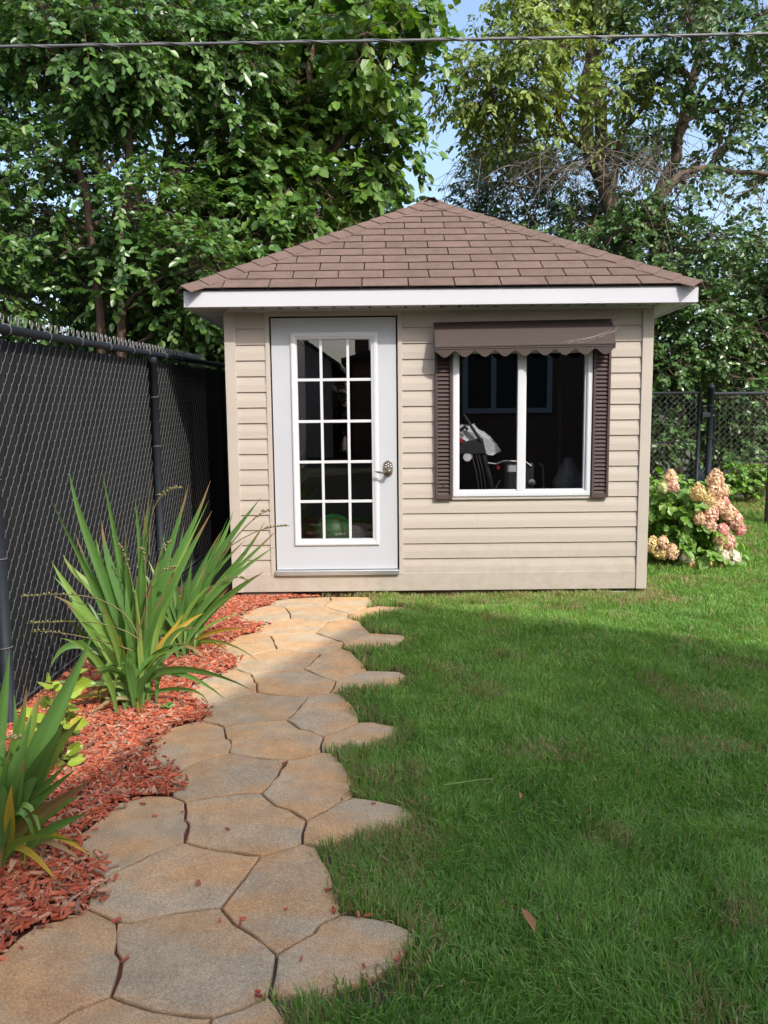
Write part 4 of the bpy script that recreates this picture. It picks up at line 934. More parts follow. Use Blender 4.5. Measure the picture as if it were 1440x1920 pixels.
# dead twigs hanging
rd = np.random.default_rng(17); dm = MB()
for i in range(140):
    x0 = rd.uniform(890, 1270); y0 = rd.uniform(255, 320) if i % 3 else rd.uniform(230, 300); Yd = rd.uniform(10.6, 11.8)
    a = ply(x0, y0, Yd); ln = rd.uniform(.4, 1.25); dr = np.array([rd.normal(0, .45), rd.normal(0, .2), -rd.uniform(.05, 1.)]); dr /= np.linalg.norm(dr)
    pts = [a]; d = np.array([dr[0]*1.2, dr[1], .25]); 
    for s in range(6):
        d = d*.72+dr*.5+np.array([rd.normal(0, .12), rd.normal(0, .08), -.12]); pts.append(pts[-1]+d/np.linalg.norm(d)*ln/6)
    dm.tube(pts, np.linspace(.0065, .0022, 7), 4, False)
    for s in range(3):
        p = pts[rd.integers(1, 6)]; e = p+np.array([rd.normal(0, .2), rd.normal(0, .1), rd.normal(-.12, .12)]); dm.tube([p, (p+e)/2+np.array([0, 0, rd.normal(0, .04)]), e], [.004, .003, .002], 3, False)
for i in range(60):
    x0 = rd.uniform(1180, 1460); y0 = rd.uniform(300, 420); a = ply(x0, y0, rd.uniform(10.5, 11.3)); e = a+np.array([rd.normal(0, .3), rd.normal(0, .1), rd.normal(-.15, .25)])
    dm.tube([a, (a+e)/2+np.array([0, 0, rd.normal(0.03, .05)]), e], [.006, .005, .0025], 4, False)
tag(dm.build('dead_twigs', M['deadtwig'], rt1), kind='stuff')
r2 = stem([(1225, 620), (1232, 380), (1262, 300), (1288, 200), (1308, 110), (1328, 30), (1345, -100)], 11.3)
tree('maple_tree', 'dark green leaning tree with a long side branch at the right edge', r2[0], r2, pb_([(1270,120,.42),(1235,50,.42),(1380,70,.42),(1425,120,.36),(1330,190,.34),(1250,170,.34),(1430,30,.45),(1400,230,.36),(1350,270,.42),(1300,330,.36),(1290,20,.4),(1480,200,.5),(1500,60,.6),(1440,290,.4),(1360,-60,.6),(1200,110,.34),(1320,90,.36),(1390,160,.36),(1270,230,.3),(1420,350,.4),(1220,-40,.5)], 11.1, .3, 9), LM['dark'], M['bark'], 900, 10, .09, .33, 42, r0=.11, sub=7,
     trunks=((stem([(1236, 375), (1275, 325), (1320, 313), (1380, 322), (1470, 328)], 11.)[1:], .055, .025), (stem([(1290, 200), (1330, 145), (1400, 140)], 11.2)[1:], .03, .012), (stem([(1310, 105), (1290, 50), (1280, -20)], 11.3)[1:], .03, .015), (stem([(1315, 80), (1365, 20), (1400, -30)], 11.3)[1:], .035, .015), (stem([(1280, 230), (1340, 205), (1440, 210)], 11.2)[1:], .025, .01)))
# wispy bushes behind the apex
bl = pb_([(900,380,.5),(960,330,.5),(1010,390,.55),(1060,330,.5),(920,300,.3),(1100,400,.5),(1000,290,.4),(940,430,.4),(1180,300,.5),(1230,260,.4),(1180,400,.4)], 13.5, .4, 12)
s = stem([(980, 560), (985, 380)], 13.5)
tree('willow_shrub', 'thin greyish shrub in front of pale sky behind the roof peak', s[0], s, bl, LM['back'], M['bark'], 1100, 10, .085, .24, 51, r0=.04, cat='shrub', sub=12, droop=.5)
# hedge mass on the right
rh = np.random.default_rng(23)
labs = ['dense hedge shrub showing above the right roof slope', 'dense leafy hedge shrub right of the white eave corner', 'dense leafy hedge shrub at the right edge behind the chain link']
for k_, (xa, xb) in enumerate(((980, 1210), (1200, 1345), (1335, 1640))):
    bl = []
    for i in range(34):
        x = rh.uniform(xa, xb); top = np.interp(x, [980, 1080, 1200, 1300, 1440, 1640], [430, 405, 390, 390, 380, 360]); y = rh.uniform(top, 900)
        bl.append((*ply(x, y, rh.uniform(10.1, 11.0)+.35*abs(math.sin(y*.02+x*.01))), .36, .32, .28))
    cx = (xa+xb)/2; s = stem([(cx, 880), (cx, 600), (cx+15, 450)], 10.9, .38)
    tree('hedge_shrub', labs[k_], s[0], s, bl, LM['hedge'], M['bark'], 1600 if k_ == 0 else 1500, 9, .066, .40, 60+k_, 'hedge behind the chain link fence', hexa=True, r0=.05, cat='shrub', tw=.22, sub=5)
# dark mass behind the hedge so the depths read
bl = [(*ply(rh.uniform(1000, 1700), rh.uniform(420, 860), rh.uniform(11.8, 12.8)), .6, .5, .5) for i in range(44)]
s = stem([(1300, 880), (1300, 560)], 12.4, .38)
tree('shade_tree', 'dark foliage deep behind the right hedge', s[0], s, bl, LM['back'], M['bark'], 1700, 10, .12, .38, 97, 'dark trees at the back', r0=.08, sub=3)
bl = [(*ply(rh.uniform(-300, 900), rh.uniform(420, 860), rh.uniform(14.5, 16.)), .9, .8, .7) for i in range(34)]
s = stem([(300, 860), (300, 500)], 15.2)
tree('shade_tree', 'dark foliage far behind the fence and shed on the left', s[0], s, bl, LM['back'], M['bark'], 1300, 10, .18, .38, 98, 'dark trees at the back', r0=.1, sub=3)
# bright low plant at the right fence foot
bl = [(*ply(x, y, 9.05), .13, .12, .10) for x, y in ((1375, 890), (1400, 905), (1425, 895), (1390, 915), (1365, 905), (1445, 905), (1410, 885))]
s = stem([(1400, 930), (1400, 905)], 9.05, .37)
tree('low_shrub', 'bright green low plant at the foot of the chain link fence', s[0], s, bl, LM['hydra'], M['bark'], 110, 8, .055, .38, 66, None, r0=.01, cat='plant', tw=.1, sub=3)

# ------------------------------------------------------------------ sword leaved plants
def cmat(name, c1, c2):
    return leaf_mat(name, [c1, c2], .42, .3)
M['sword'] = mat('sword_leaf', (.075, .175, .045), .38, vscale=3, col2=(.125, .25, .065), bump=.25, bscale=40, stretch=(14, 14, 1), objvar=.15)
M['swordpale'] = mat('pale_sword_leaf', (.15, .27, .06), .42, vscale=3, col2=(.21, .33, .08), bump=.25, bscale=40, stretch=(14, 14, 1), objvar=.12)
M['swordyellow'] = mat('yellow_sword_leaf', (.42, .26, .03), .5, vscale=5, col2=(.20, .24, .04), bump=.2, bscale=40)
M['swordbrown'] = mat('dry_sword_leaf', (.28, .17, .08), .7, vscale=6, col2=(.20, .22, .05))
for nm in ('sword', 'swordpale', 'swordyellow'):    # let light through the blades
    nt = M[nm].node_tree; p = nt.nodes['Principled BSDF']; t = nt.nodes.new('ShaderNodeBsdfTranslucent'); mx = nt.nodes.new('ShaderNodeMixShader'); mx.inputs[0].default_value = .28
    src = p.inputs['Base Color'].links[0].from_socket; nt.links.new(src, t.inputs[0]); nt.links.new(p.outputs[0], mx.inputs[1]); nt.links.new(t.outputs[0], mx.inputs[2]); nt.links.new(mx.outputs[0], nt.nodes['Material Output'].inputs[0])
rl = np.random.default_rng(6)
BC = {'sword': (np.array([.085, .190, .045]), np.array([.125, .250, .062])), 'swordpale': (np.array([.15, .27, .055]), np.array([.22, .34, .08])), 'swordyellow': (np.array([.16, .22, .04]), np.array([.50, .33, .04])), 'swordbrown': (np.array([.12, .16, .04]), np.array([.34, .21, .11]))}
M['blade'] = leaf_mat('sword_blade', None, .40, .32, .45, attr=True)
def blade(pts, w, kind, parent, nseg=12, tw0=None):
    w = w*1.3; pts = np.array(pts, float); k = len(pts)-1; t = np.linspace(0, 1, nseg+1)
    P = np.zeros((nseg+1, 3))            # Bezier through control points
    for i in range(k+1): P += math.comb(k, i)*((1-t)**(k-i)*t**i)[:, None]*pts[i]
    T = unit(np.gradient(P, axis=0)); view = unit(np.array([0.25, -1., .3])); tw = rl.uniform(-.9, .9) if tw0 is None else tw0
    wd = w*np.minimum(1, .26+t*2.2)*(1-np.clip((t-.5)/.5, 0, 1)**1.5*.985)
    c0, c1 = BC[kind]; f = rl.random(); br = rl.uniform(.82, 1.15); tip = rl.random() < .35; yel = kind == 'swordyellow' or rl.random() < .10
    V = []; Cc = []; ac = (-1, -.5, 0, .5, 1); pl = (.30, .10, .10, .10, .30)
    for i in range(nseg+1):
        B = np.cross(T[i], view); B /= np.linalg.norm(B)+1e-6; Nn = np.cross(B, T[i]); a = tw*(.3+1.1*t[i]); B2 = B*math.cos(a)+Nn*math.sin(a); N2 = Nn*math.cos(a)-B*math.sin(a)
        for q, (u, h) in enumerate(zip(ac, pl)):
            V.append(P[i]+B2*wd[i]*u+N2*wd[i]*(h if q != 2 else -.02))
            c = c0*(1-f)+c1*f
            if kind in ('swordyellow', 'swordbrown'): c = c0*(1-t[i])+c1*t[i]
            c = c*br*(1.10 if q in (1, 3) else .94)
            c = c*(1-.5*max(0, .14-t[i])/.14)+np.array([.22, .26, .10])*.5*max(0, .14-t[i])/.14
            if tip and t[i] > .90: c = np.array([.26, .17, .08])
            if yel and q in (0, 4) and t[i] > .4: c = c*.5+np.array([.40, .30, .04])*.5
            Cc.append(c)
    fs = []
    for i in range(nseg):
        for q in range(4): fs.append((5*i+q, 5*i+q+1, 5*i+q+6, 5*i+q+5))
    return np_obj('leaf', np.array(V), [np.array(fs)], M['blade'], parent, w=P[0], smooth=True, colors=np.array(Cc))
def seed_stalk(pix, Y, parent, n=9):
    pts = np.array([ply(x, y, Y+rl.normal(0, .01)) for x, y in pix]); k = len(pts)-1; tt = np.linspace(0, 1, 12)
    P_ = np.zeros((12, 3))
    for i in range(k+1): P_ += math.comb(k, i)*((1-tt)**(k-i)*tt**i)[:, None]*pts[i]
    pts = P_; m = MB(); m.tube(pts, np.linspace(.0035, .0018, len(pts)), 4, False)
    for i in range(n):
        t = .55+.45*i/n; k = t*(len(pts)-1); j = min(int(k), len(pts)-2); p = pts[j]+(pts[j+1]-pts[j])*(k-j)
        sphere(m, p+rl.normal(0, .003, 3)+np.array([0, 0, .004]), .0065, 6, 4)
    m.build('seed_stalk', M['seed'], parent, smooth=True)
M['seed'] = mat('seed_pod', (.16, .17, .05), .6, vscale=30, col2=(.12, .09, .04))
def sword_plant(label, basepx, tips, nfill, spread, seed, hmax):
    global rl
    rl = np.random.default_rng(seed); B0 = gnd(*basepx); t = thing('sword_leaf_plant', label, 'plant', B0, 'sword leaved plants in the mulch bed')
    for tp in tips:
        x, y, w, mm, bend, dY = tp
        b = B0+np.array([rl.normal(0, .022), rl.normal(0, .03), -.01]); e = ply(x, y, B0[1]+dY); h = np.linalg.norm(e-b)
        if bend >= 0:         # arching blade: rises then leans
            c1 = b+np.array([(e-b)[0]*.12, (e-b)[1]*.12, max(.25*h, (e-b)[2]*.45)]); c2 = b+(e-b)*.62+np.array([0, 0, bend*h])
            sg = np.array([rl.normal(0, .03), rl.normal(0, .03), rl.uniform(.0, .05)])*h; blade([b, c1, c2+sg, e], w, mm, t)
        else:                 # folded over: goes up first, tip hangs
            top = b+np.array([(e-b)[0]*.55, (e-b)[1]*.5, -bend]); blade([b, b+np.array([0, 0, -bend*.55]), top, top+np.array([(e-b)[0]*.35, 0, .0]), e], w, mm, t, 14)
    for i in range(nfill):
        b = B0+np.array([rl.normal(0, .035), rl.normal(0, .05), -.01]); a = rl.uniform(0, 2*math.pi); ln = rl.uniform(.55, 1.)*hmax; out = rl.uniform(.1, 1.)*spread*ln
        e = b+np.array([math.cos(a)*out, math.sin(a)*out, math.sqrt(max(.05, ln*ln-out*out))*rl.uniform(.8, 1)]); c2 = b+(e-b)*.62+np.array([0, 0, .12*ln]); dr = max(0, rl.normal(.06, .12))*ln; e = e+np.array([math.cos(a)*dr*.6, math.sin(a)*dr*.6, -dr])
        blade([b, b+np.array([0, 0, .35*ln]), c2, e], rl.uniform(.008, .016), 'sword' if rl.random() < .62 else ('swordpale' if rl.random() < .8 else 'swordyellow'), t)
    for i in range(5):
        a = rl.uniform(-.6, 3.6); ln = rl.uniform(.18, .34); b = B0+np.array([rl.normal(0, .03), rl.normal(0, .03), 0]); e = b+np.array([math.cos(a)*ln, -abs(math.sin(a))*ln*.8, .012]); blade([b, b+np.array([(e-b)[0]*.3, (e-b)[1]*.3, .12]), b+(e-b)*.7+np.array([0, 0, .05]), e], .008, 'swordbrown' if i % 2 else 'swordyellow', t)
    return t
S_, Pl, Ye, Br = 'sword', 'swordpale', 'swordyellow', 'swordbrown'
p1 = sword_plant('largest clump of green sword shaped leaves in the red mulch beside the fence', (260, 1322), [
 (92,930,.017,S_,.02,-.02),(129,880,.018,S_,.02,.02),(192,884,.015,S_,.02,.1),(97,1053,.020,Pl,.06,-.08),(100,1116,.024,Pl,.14,-.15),(253,932,.016,S_,.0,.05),(270,950,.014,S_,.0,.0),
 (283,897,.017,S_,.0,.1),(95,1252,.018,S_,-.38,-.1),(156,1250,.016,S_,-.36,-.05),(186,1328,.012,S_,-.30,-.12),(212,1325,.013,Pl,-.28,-.16),(354,908,.015,S_,.02,.12),(395,900,.016,S_,.02,.1),(392,937,.013,Pl,.03,.05),
 (398,957,.016,S_,.03,.0),(235,985,.022,S_,.05,.0),(205,990,.015,S_,.02,.1),(180,1010,.018,Pl,.05,.1),(140,1000,.016,S_,.05,.05),(310,1000,.018,S_,.0,-.05),(330,1060,.017,S_,.02,-.06),(100,1080,.015,S_,.05,.1),(160,1120,.018,S_,.1,.1),
 (120,1150,.016,S_,.12,.05),(285,1085,.017,S_,.0,-.1),(262,1060,.017,S_,.0,-.12),(310,1110,.016,S_,.02,-.1),(236,1095,.017,S_,.02,-.1),(225,1190,.013,Ye,.02,-.06),(345,985,.012,S_,.0,.1),(190,975,.021,S_,-.62,.05),(118,1040,.020,Pl,-.60,.05),(345,1150,.013,Ye,.05,.1),
 (390,1320,.008,S_,-.12,-.1)], 30, .85, 101, .74)
for px in ([(262,1200),(235,1110),(150,1105),(60,1118),(38,1118)],[(262,1200),(200,1150),(110,1165),(70,1170),(55,1168)],[(250,1220),(160,1190),(85,1180),(60,1185)],[(270,1120),(290,1060),(320,1068),(330,1064)],[(280,1040),(275,930),(310,915),(342,914)],[(262,1180),(300,1020),(310,1017),(323,1016)],[(262,1200),(250,1060),(222,1017)],[(275,1180),(275,1020),(263,1030)]): seed_stalk(px, p1.location[1]-.1, p1)
p2 = sword_plant('clump of sword shaped leaves leaning right in front of the shed corner', (342, 1228), [
 (438,957,.016,S_,.02,.1),(428,970,.014,S_,.02,.12),(490,932,.017,S_,.03,.1),(497,977,.014,S_,.03,.08),(521,992,.012,S_,.04,.0),(516,1024,.013,S_,.05,.0),(495,1072,.017,S_,.12,-.06),(460,1012,.014,S_,.04,.1),(440,1012,.015,S_,.02,.0),(475,1045,.013,S_,.05,.1),
 (360,1046,.018,S_,.0,-.02),(385,1060,.018,S_,.0,-.04),(400,1040,.014,S_,.02,.05),(470,1182,.009,Ye,.16,-.1),(486,1242,.007,Pl,.20,-.2),(455,1150,.008,Pl,.14,-.05),(340,1080,.015,S_,0,.0),(320,1040,.014,S_,0,.1),(460,1090,.012,S_,.08,.0),(345,1210,.010,Pl,-.2,-.15),(305,1005,.014,S_,.0,.15),(430,1100,.012,S_,.08,.02),
 (415,995,.013,S_,.02,.15),(450,985,.012,S_,.02,.18),(480,1010,.010,Pl,.03,.12)], 34, .7, 102, .66)
for px in ([(400,1050),(455,1000),(500,985),(520,988),(543,985)],[(410,1050),(460,980),(490,958),(507,957)],[(370,1120),(400,1095),(440,1070),(465,1090)]): seed_stalk(px, p2.location[1]-.05, p2)
p3 = sword_plant('clump of sword shaped leaves cut off by the left edge nearest the viewer', (12, 1600), [
 (175,1185,.026,S_,.02,.1),(18,1216,.020,S_,.0,.1),(50,1288,.018,Pl,.0,.0),(26,1302,.015,S_,.0,.05),(77,1292,.022,Pl,.02,.05),(157,1342,.022,Pl,.05,-.02),(120,1355,.026,S_,.05,-.05),(172,1462,.018,Br,.10,-.05),(86,1640,.008,Pl,-.24,-.05),(72,1625,.009,S_,-.22,-.04),(125,1432,.018,S_,.06,.02),(145,1440,.012,S_,.08,.0),
 (-40,1250,.02,S_,0,.1),(-80,1340,.02,S_,0,0),(-30,1380,.02,S_,0,-.05),(20,1400,.018,S_,0,-.1),(45,1420,.016,S_,.02,-.08),(22,1470,.012,Ye,0,-.1),(-60,1450,.018,S_,.1,-.1),(60,1340,.020,S_,.02,-.02)], 18, .8, 103, .48)
seed_stalk([(-10, 1420), (0, 1385), (20, 1380), (38, 1385)], p3.location[1]-.1, p3)
# yellow green leafy plant beside it
B0 = gnd(108, 1440); yp = thing('leafy_plant', 'small plant with yellow green oval leaves beside the fence', 'plant', B0)
M['lime'] = mat('lime_leaf', (.20, .30, .03), .4, vscale=8, col2=(.30, .36, .05), objvar=.3); M['limeorange'] = mat('orange_leaf', (.55, .24, .05), .5, vscale=8, col2=(.5, .35, .06))
sm = MB(); rl = np.random.default_rng(12)
tips_ = [(75,1272),(90,1270),(152,1290),(140,1318),(156,1345),(120,1300),(55,1330),(155,1366),(100,1340),(150,1405),(140,1420),(115,1400),(130,1375),(60,1360),(110,1320),(85,1310),(70,1400),(95,1385),(135,1345),(150,1420),(45,1370),(120,1430)]
tips_ += [(x+8+rl.normal(0, 14), y+rl.normal(0, 14)) for x, y in tips_]+[(x+14+rl.normal(0, 12), y+rl.normal(0, 18)) for x, y in tips_[::2]]
for i, (x, y) in enumerate(tips_):
    Yl = B0[1]+rl.normal(.0, .08); e = ply(x, y, Yl); st = ply(95+(x-95)*.45+rl.normal(0, 6), y+rl.uniform(5, 25), B0[1]+rl.normal(0, .05)); d = e-st; L_ = max(.075, min(.11, np.linalg.norm(d)))
    sm.tube([B0+rl.normal(0, .012, 3)*np.array([1, 1, 0]), (B0+st)/2+np.array([0, 0, .03]), st], [.003, .0025, .0015], 4, False)
    V, Fc = leaves_geo(st[None], d[None], (np.array([.3, -.6, .7])+rl.normal(0, .35, 3))[None], np.array([L_]), np.array([L_*.30]), True)
    np_obj('leaf', V, [Fc], M['limeorange'] if i in (4,) else M['lime'], yp, w=st)
sm.build('stems', M['seed'], yp)
# seedling in the mulch, weed at the shed foot
def rosette(name, label, cat, c, n, L_, m, seed, tilt=.5):
    r = np.random.default_rng(seed); t = thing(name, label, cat, c)
    for i in range(n):
        a = r.uniform(0, 6.28); d = np.array([math.cos(a), math.sin(a), r.uniform(.1, tilt*2)]); V, Fc = leaves_geo((np.array(c)+np.array([r.normal(0, .01), r.normal(0, .01), .01+r.random()*.02*tilt*4]))[None], d[None], np.array([[.1, -.2, 1.]])+r.normal(0, .3, (1, 3)), np.array([L_*r.uniform(.6, 1.1)]), np.array([L_*.33]), True)
        np_obj('leaf', V, [Fc], m, t)
    return t
M['weed'] = mat('weed_leaf', (.09, .20, .03), .45, var=.2, objvar=.25)
rosette('seedling', 'tiny green seedling in the red mulch beside the large plant', 'plant', gnd(313, 1332), 5, .045, M['weed'], 3, .3)
rosette('weed', 'small bright green weed growing out from under the shed', 'weed', gnd(678, 1112), 26, .045, M['weed'], 4, .9)

# ------------------------------------------------------------------ hydrangea
hc = np.array([2.80, 7.15, float(gz(0, 7.15))]); hy = thing('hydrangea_bush', 'flowering hydrangea with pink and cream heads beside the right shed corner', 'bush', hc)
heads = [(355,890,52,0),(375,960,44,1),(295,975,38,2),(740,910,70,0),(590,1020,62,3),(730,1020,58,0),(805,1005,46,0),(680,1090,48,3),(760,1140,55,0),(700,1200,55,1),(600,1240,46,0),(690,1290,52,1),(850,1190,55,0),(905,1255,62,1),(945,1330,46,4),(800,1340,42,4),(850,1440,55,1),(770,1420,45,0),(760,1490,30,2),(490,1565,48,5),(540,1640,42,3),(680,1600,48,3),(780,1655,55,3),(800,1555,50,5),(890,1585,55,5),(205,1470,55,3),(270,1530,50,3),(370,1530,52,0),(290,1450,44,0),(815,1100,34,4)]
hcols = {0: ((.76, .52, .40), (.78, .70, .46)), 1: ((.78, .47, .40), (.80, .66, .50)), 2: ((.70, .72, .46), (.64, .70, .38)), 3: ((.66, .60, .28), (.76, .60, .36)), 4: ((.76, .38, .36), (.80, .56, .48)), 5: ((.82, .80, .72), (.80, .72, .60))}
hm = {k_: leaf_mat('petal_%d' % k_, [a, ((a[0]+c[0])/2, (a[1]+c[1])/2, (a[2]+c[2])/2), c], .6, .25, .2) for k_, (a, c) in hcols.items()}
rp_ = np.random.default_rng(14); stm = MB()
for x, y, rr_, ci in heads:
    px, py = 1180+x/4.573, 700+y/4.573; dxn = (px-1300)/95; dyn = (py-985)/95
    Yh = 7.15-.42*math.sqrt(max(.05, 1-.6*dxn*dxn-.5*dyn*dyn)); c = ply(px, py, Yh); R_ = rr_/4.573/F*Yh*1.0
    n = 420; d = unit(rp_.normal(0, 1, (n, 3))); sc = np.stack([np.full(n, R_)*(1-.28*d[:, 2])*(1+.10*np.sin(5*d[:, 0]+rr_)), np.full(n, R_)*(1-.28*d[:, 2]), np.full(n, R_*1.28)], 1); lean = np.array([dxn*.5, -.3, .5])
    P = c+d*sc*(.62+.46*rp_.random(n)**.7)[:, None]
    pe = []; a0 = rp_.random(n)*6.28; d = unit(d+rp_.normal(0, .38, d.shape)); u = unit(np.cross(d, np.array([.2, .3, .9]))); w_ = np.cross(d, u); V = np.zeros((n, 2, 4, 3)); s = .0125*(.7+.7*rp_.random(n))[:, None]
    for q in range(2):
        ang = a0+q*math.pi/2
        A_ = u*np.cos(ang)[:, None]+w_*np.sin(ang)[:, None]; Bq = np.cross(d, A_)
        V[:, q, 0] = P-A_*s; V[:, q, 1] = P-Bq*s*.75+d*.003; V[:, q, 2] = P+A_*s; V[:, q, 3] = P+Bq*s*.75+d*.003
        V[:, q] += d[:, None]*.001*q
    Fc = np.arange(n*8).reshape(-1, 4)
    np_obj('flower_head', V.reshape(-1, 3), [Fc], hm[ci], hy, w=c)
    stm.tube([hc+rp_.normal(0, .05, 3)*np.array([1, 1, 0]), hc+(c-hc)*.6+np.array([0, 0, .06]), c], [.006, .005, .003], 4, False)
stm.build('stems', M['seed'], hy)
bl = [(*(ply(x, y, Yq)), .17, .16, .14) for x, y, Yq in ((1240,950,7.05),(1235,1000,7.),(1270,960,7.),(1290,1000,6.95),(1250,1040,6.95),(1300,1040,6.95),(1330,1000,7.1),(1280,1030,7.2),(1320,950,7.15),(1290,935,7.2),(1225,970,7.2),(1340,1040,7.1),(1230,1030,7.1),(1262,925,7.3))]
V, Fc, tws, bi = spray_crown(bl, 520, 8, .085, .36, np.random.default_rng(15), True, .16, .5, .5, .6); np_obj('foliage', V, [Fc], LM['hydra'], hy, kind='stuff')

# ------------------------------------------------------------------ mulch chips
rm = np.random.default_rng(30)
def chips(P, z, L_, W_, T_, r, flat=.22):
    n = len(P); a = r.random(n)*6.28; ca, sa = np.cos(a), np.sin(a); pt = r.normal(0, flat, n); rl_ = r.normal(0, flat, n)
    D = np.stack([ca*np.cos(pt), sa*np.cos(pt), np.sin(pt)], 1); B = np.stack([-sa*np.cos(rl_), ca*np.cos(rl_), np.sin(rl_)], 1); Nn = np.cross(D, B); C_ = np.c_[P, z]
    V = np.zeros((n, 8, 3)); i = 0
    for sz in (-1, 1):
        for sx, sy in ((-1, -1), (1, -1), (1, 1), (-1, 1)):
            jx = 1+r.normal(0, .12, n); jy = (1+r.normal(0, .2, n))*(.65 if sx > 0 else 1); V[:, i] = C_+D*(L_*sx*jx)[:, None]+B*(W_*sy*jy)[:, None]+Nn*(T_*sz)[:, None]; i += 1
    f = np.array([[4, 5, 6, 7], [0, 1, 5, 4], [1, 2, 6, 5], [2, 3, 7, 6], [3, 0, 4, 7]]); return V.reshape(-1, 3), (f[None]+(np.arange(n)*8)[:, None, None]).reshape(-1, 4)
M['chip'] = leaf_mat('red_chip', [(0.439, 0.098, 0.050), (0.512, 0.130, 0.065), (0.342, 0.072, 0.037), (0.586, 0.182, 0.100), (0.451, 0.098, 0.050), (0.244, 0.052, 0.031), (0.561, 0.273, 0.175), (0.415, 0.286, 0.200), (0.146, 0.065, 0.044), (0.512, 0.143, 0.069)], .8, .02, .25)
n = 95000; Q = np.c_[rm.uniform(-2.0, 0., n), rm.uniform(1.1, 6.2, n)]
keep = (Q[:, 0] < pathc(Q[:, 1])) & (Q[:, 0] > -1.95+.0*Q[:, 1])
keep &= rm.random(n) < np.clip(1.25-(Q[:, 1]-1.5)*.06, .6, 1)
Q = Q[keep]; ins = in_stones(Q, -.0); edge = in_stones(Q, -.05)
lft = ~in_stones(Q-np.array([.05, 0])) & (Q[:, 0] < pathc(Q[:, 1])-.1); Q = Q[(~ins & ~in_stones(Q, .012)) | (~ins & lft) | (ins & lft & (rm.random(len(Q)) < .16))]
Q = Q[(Q[:, 1] < SY-.02)]
n = len(Q); sz = np.minimum(rm.gamma(2.2, .0046, n)+.003, .021); V, Fc = chips(Q, .002+.016*rm.random(n), sz, sz*rm.uniform(.09, .40, n), .0015+.002*rm.random(n), rm)
np_obj('mulch_chips', V, [Fc], M['chip'], None, kind='stuff')
bpy.data.objects['mulch_chips']['label'] = 'red wood chip mulch covering the bed'
# loose chips on the path, each a thing
loose = [(372,1656,.020),(234,1800,.016),(219,1726,.018),(268,1508,.016),(290,1530,.014),(348,1540,.012),(342,1523,.008),(455,1723,.014),(412,1726,.012),(449,1735,.014),(565,1798,.011),(683,1812,.011),(681,1831,.009),(746,1797,.019),(628,1852,.009),(617,1668,.018),(625,1706,.018),(486,1868,.016),(484,1860,.010),(534,1431,.020),(672,1715,.018),(690,1717,.018),(641,1499,.012),(770,1505,.022),(700,1507,.012),(648,1307,.018),(658,1330,.014),(670,1328,.014),(427,1555,.013),(393,1680,.006),(536,1705,.010),(198,1657,.008),(308,1394,.012),(300,1400,.014),(395,1340,.025),(330,1450,.022),(350,1458,.022),(335,1470,.02)]
for i, (x, y, L_) in enumerate(loose):
    p = gnd(x, y, .006); V, Fc = chips(np.array([[p[0], p[1]]]), np.array([.0085]), np.array([L_*.62]), np.array([L_*.25]), np.array([.0025]), rm, .1)
    o = np_obj('wood_chip', V, [Fc], M['redchip'] if 'redchip' in M else M.setdefault('redchip', mat('loose_chip', (.33, .06, .035), .8, vscale=20, col2=(.40, .13, .08), objvar=.4)), None, w=p)
    tag(o, 'loose red wood chip lying on a flagstone of the path', 'wood chip', 'loose wood chips on the path')
# ------------------------------------------------------------------ grass
rg = np.random.default_rng(40)
def grass(x0, x1, y0, y1, dens, h, w):
    n = int((x1-x0)*(y1-y0)*dens); Q = np.c_[rg.uniform(x0, x1, n), rg.uniform(y0, y1, n)]
    lim = .50*Q[:, 1]+1.1; Q = Q[(Q[:, 0] < lim) & (Q[:, 0] > pathc(np.clip(Q[:, 1], 0, 5.85)))]
    Q = Q[~((Q[:, 0] > SX0) & (Q[:, 0] < SX1+.0) & (Q[:, 1] > SY+.0) & (Q[:, 1] < SYB))]
    Q = Q[~((Q[:, 0] < 2.0) & (Q[:, 1] > SY+.01))]
    Q = Q[~in_stones(Q, -.02)]; on = in_stones(Q, .0); edg = ~in_stones(Q+np.array([.03, -.01]))
    Q = Q[(~on & ~(in_stones(Q, .012) & ~edg)) | (on & edg & (rg.random(len(Q)) < .25))]
    # thin and bare places near the path and in patches
    nearp = in_stones(Q, .10); pat = vnoise(Q[:, 0], Q[:, 1], 4.1)*.6+vnoise(Q[:, 0]+9, Q[:, 1], 9.)*.4
    dist = np.clip((Q[:, 0]-pathc(np.clip(Q[:, 1], 0, 5.85)))/1.4, 0, 1)
    bare = np.clip((pat-.68-.12*dist)*9, 0, .55); bare = np.maximum(bare, np.where(nearp, np.clip((pat-.52)*6, 0, .75), 0))
    Q = Q[rg.random(len(Q)) > bare*.85]
    return Q, h, w
parts_ = [grass(-.45, 2.4, 1.15, 2.4, 34000, .042, .0020), grass(-.6, 3., 2.4, 3.9, 21000, .043, .0024), grass(-.6, 3.9, 3.9, 6.2, 12000, .043, .0030), grass(2.0, 6.0, 6.2, 9.4, 5500, .05, .0042)]
VV, FF3, FF4, CC = [], [], [], []; off = 0
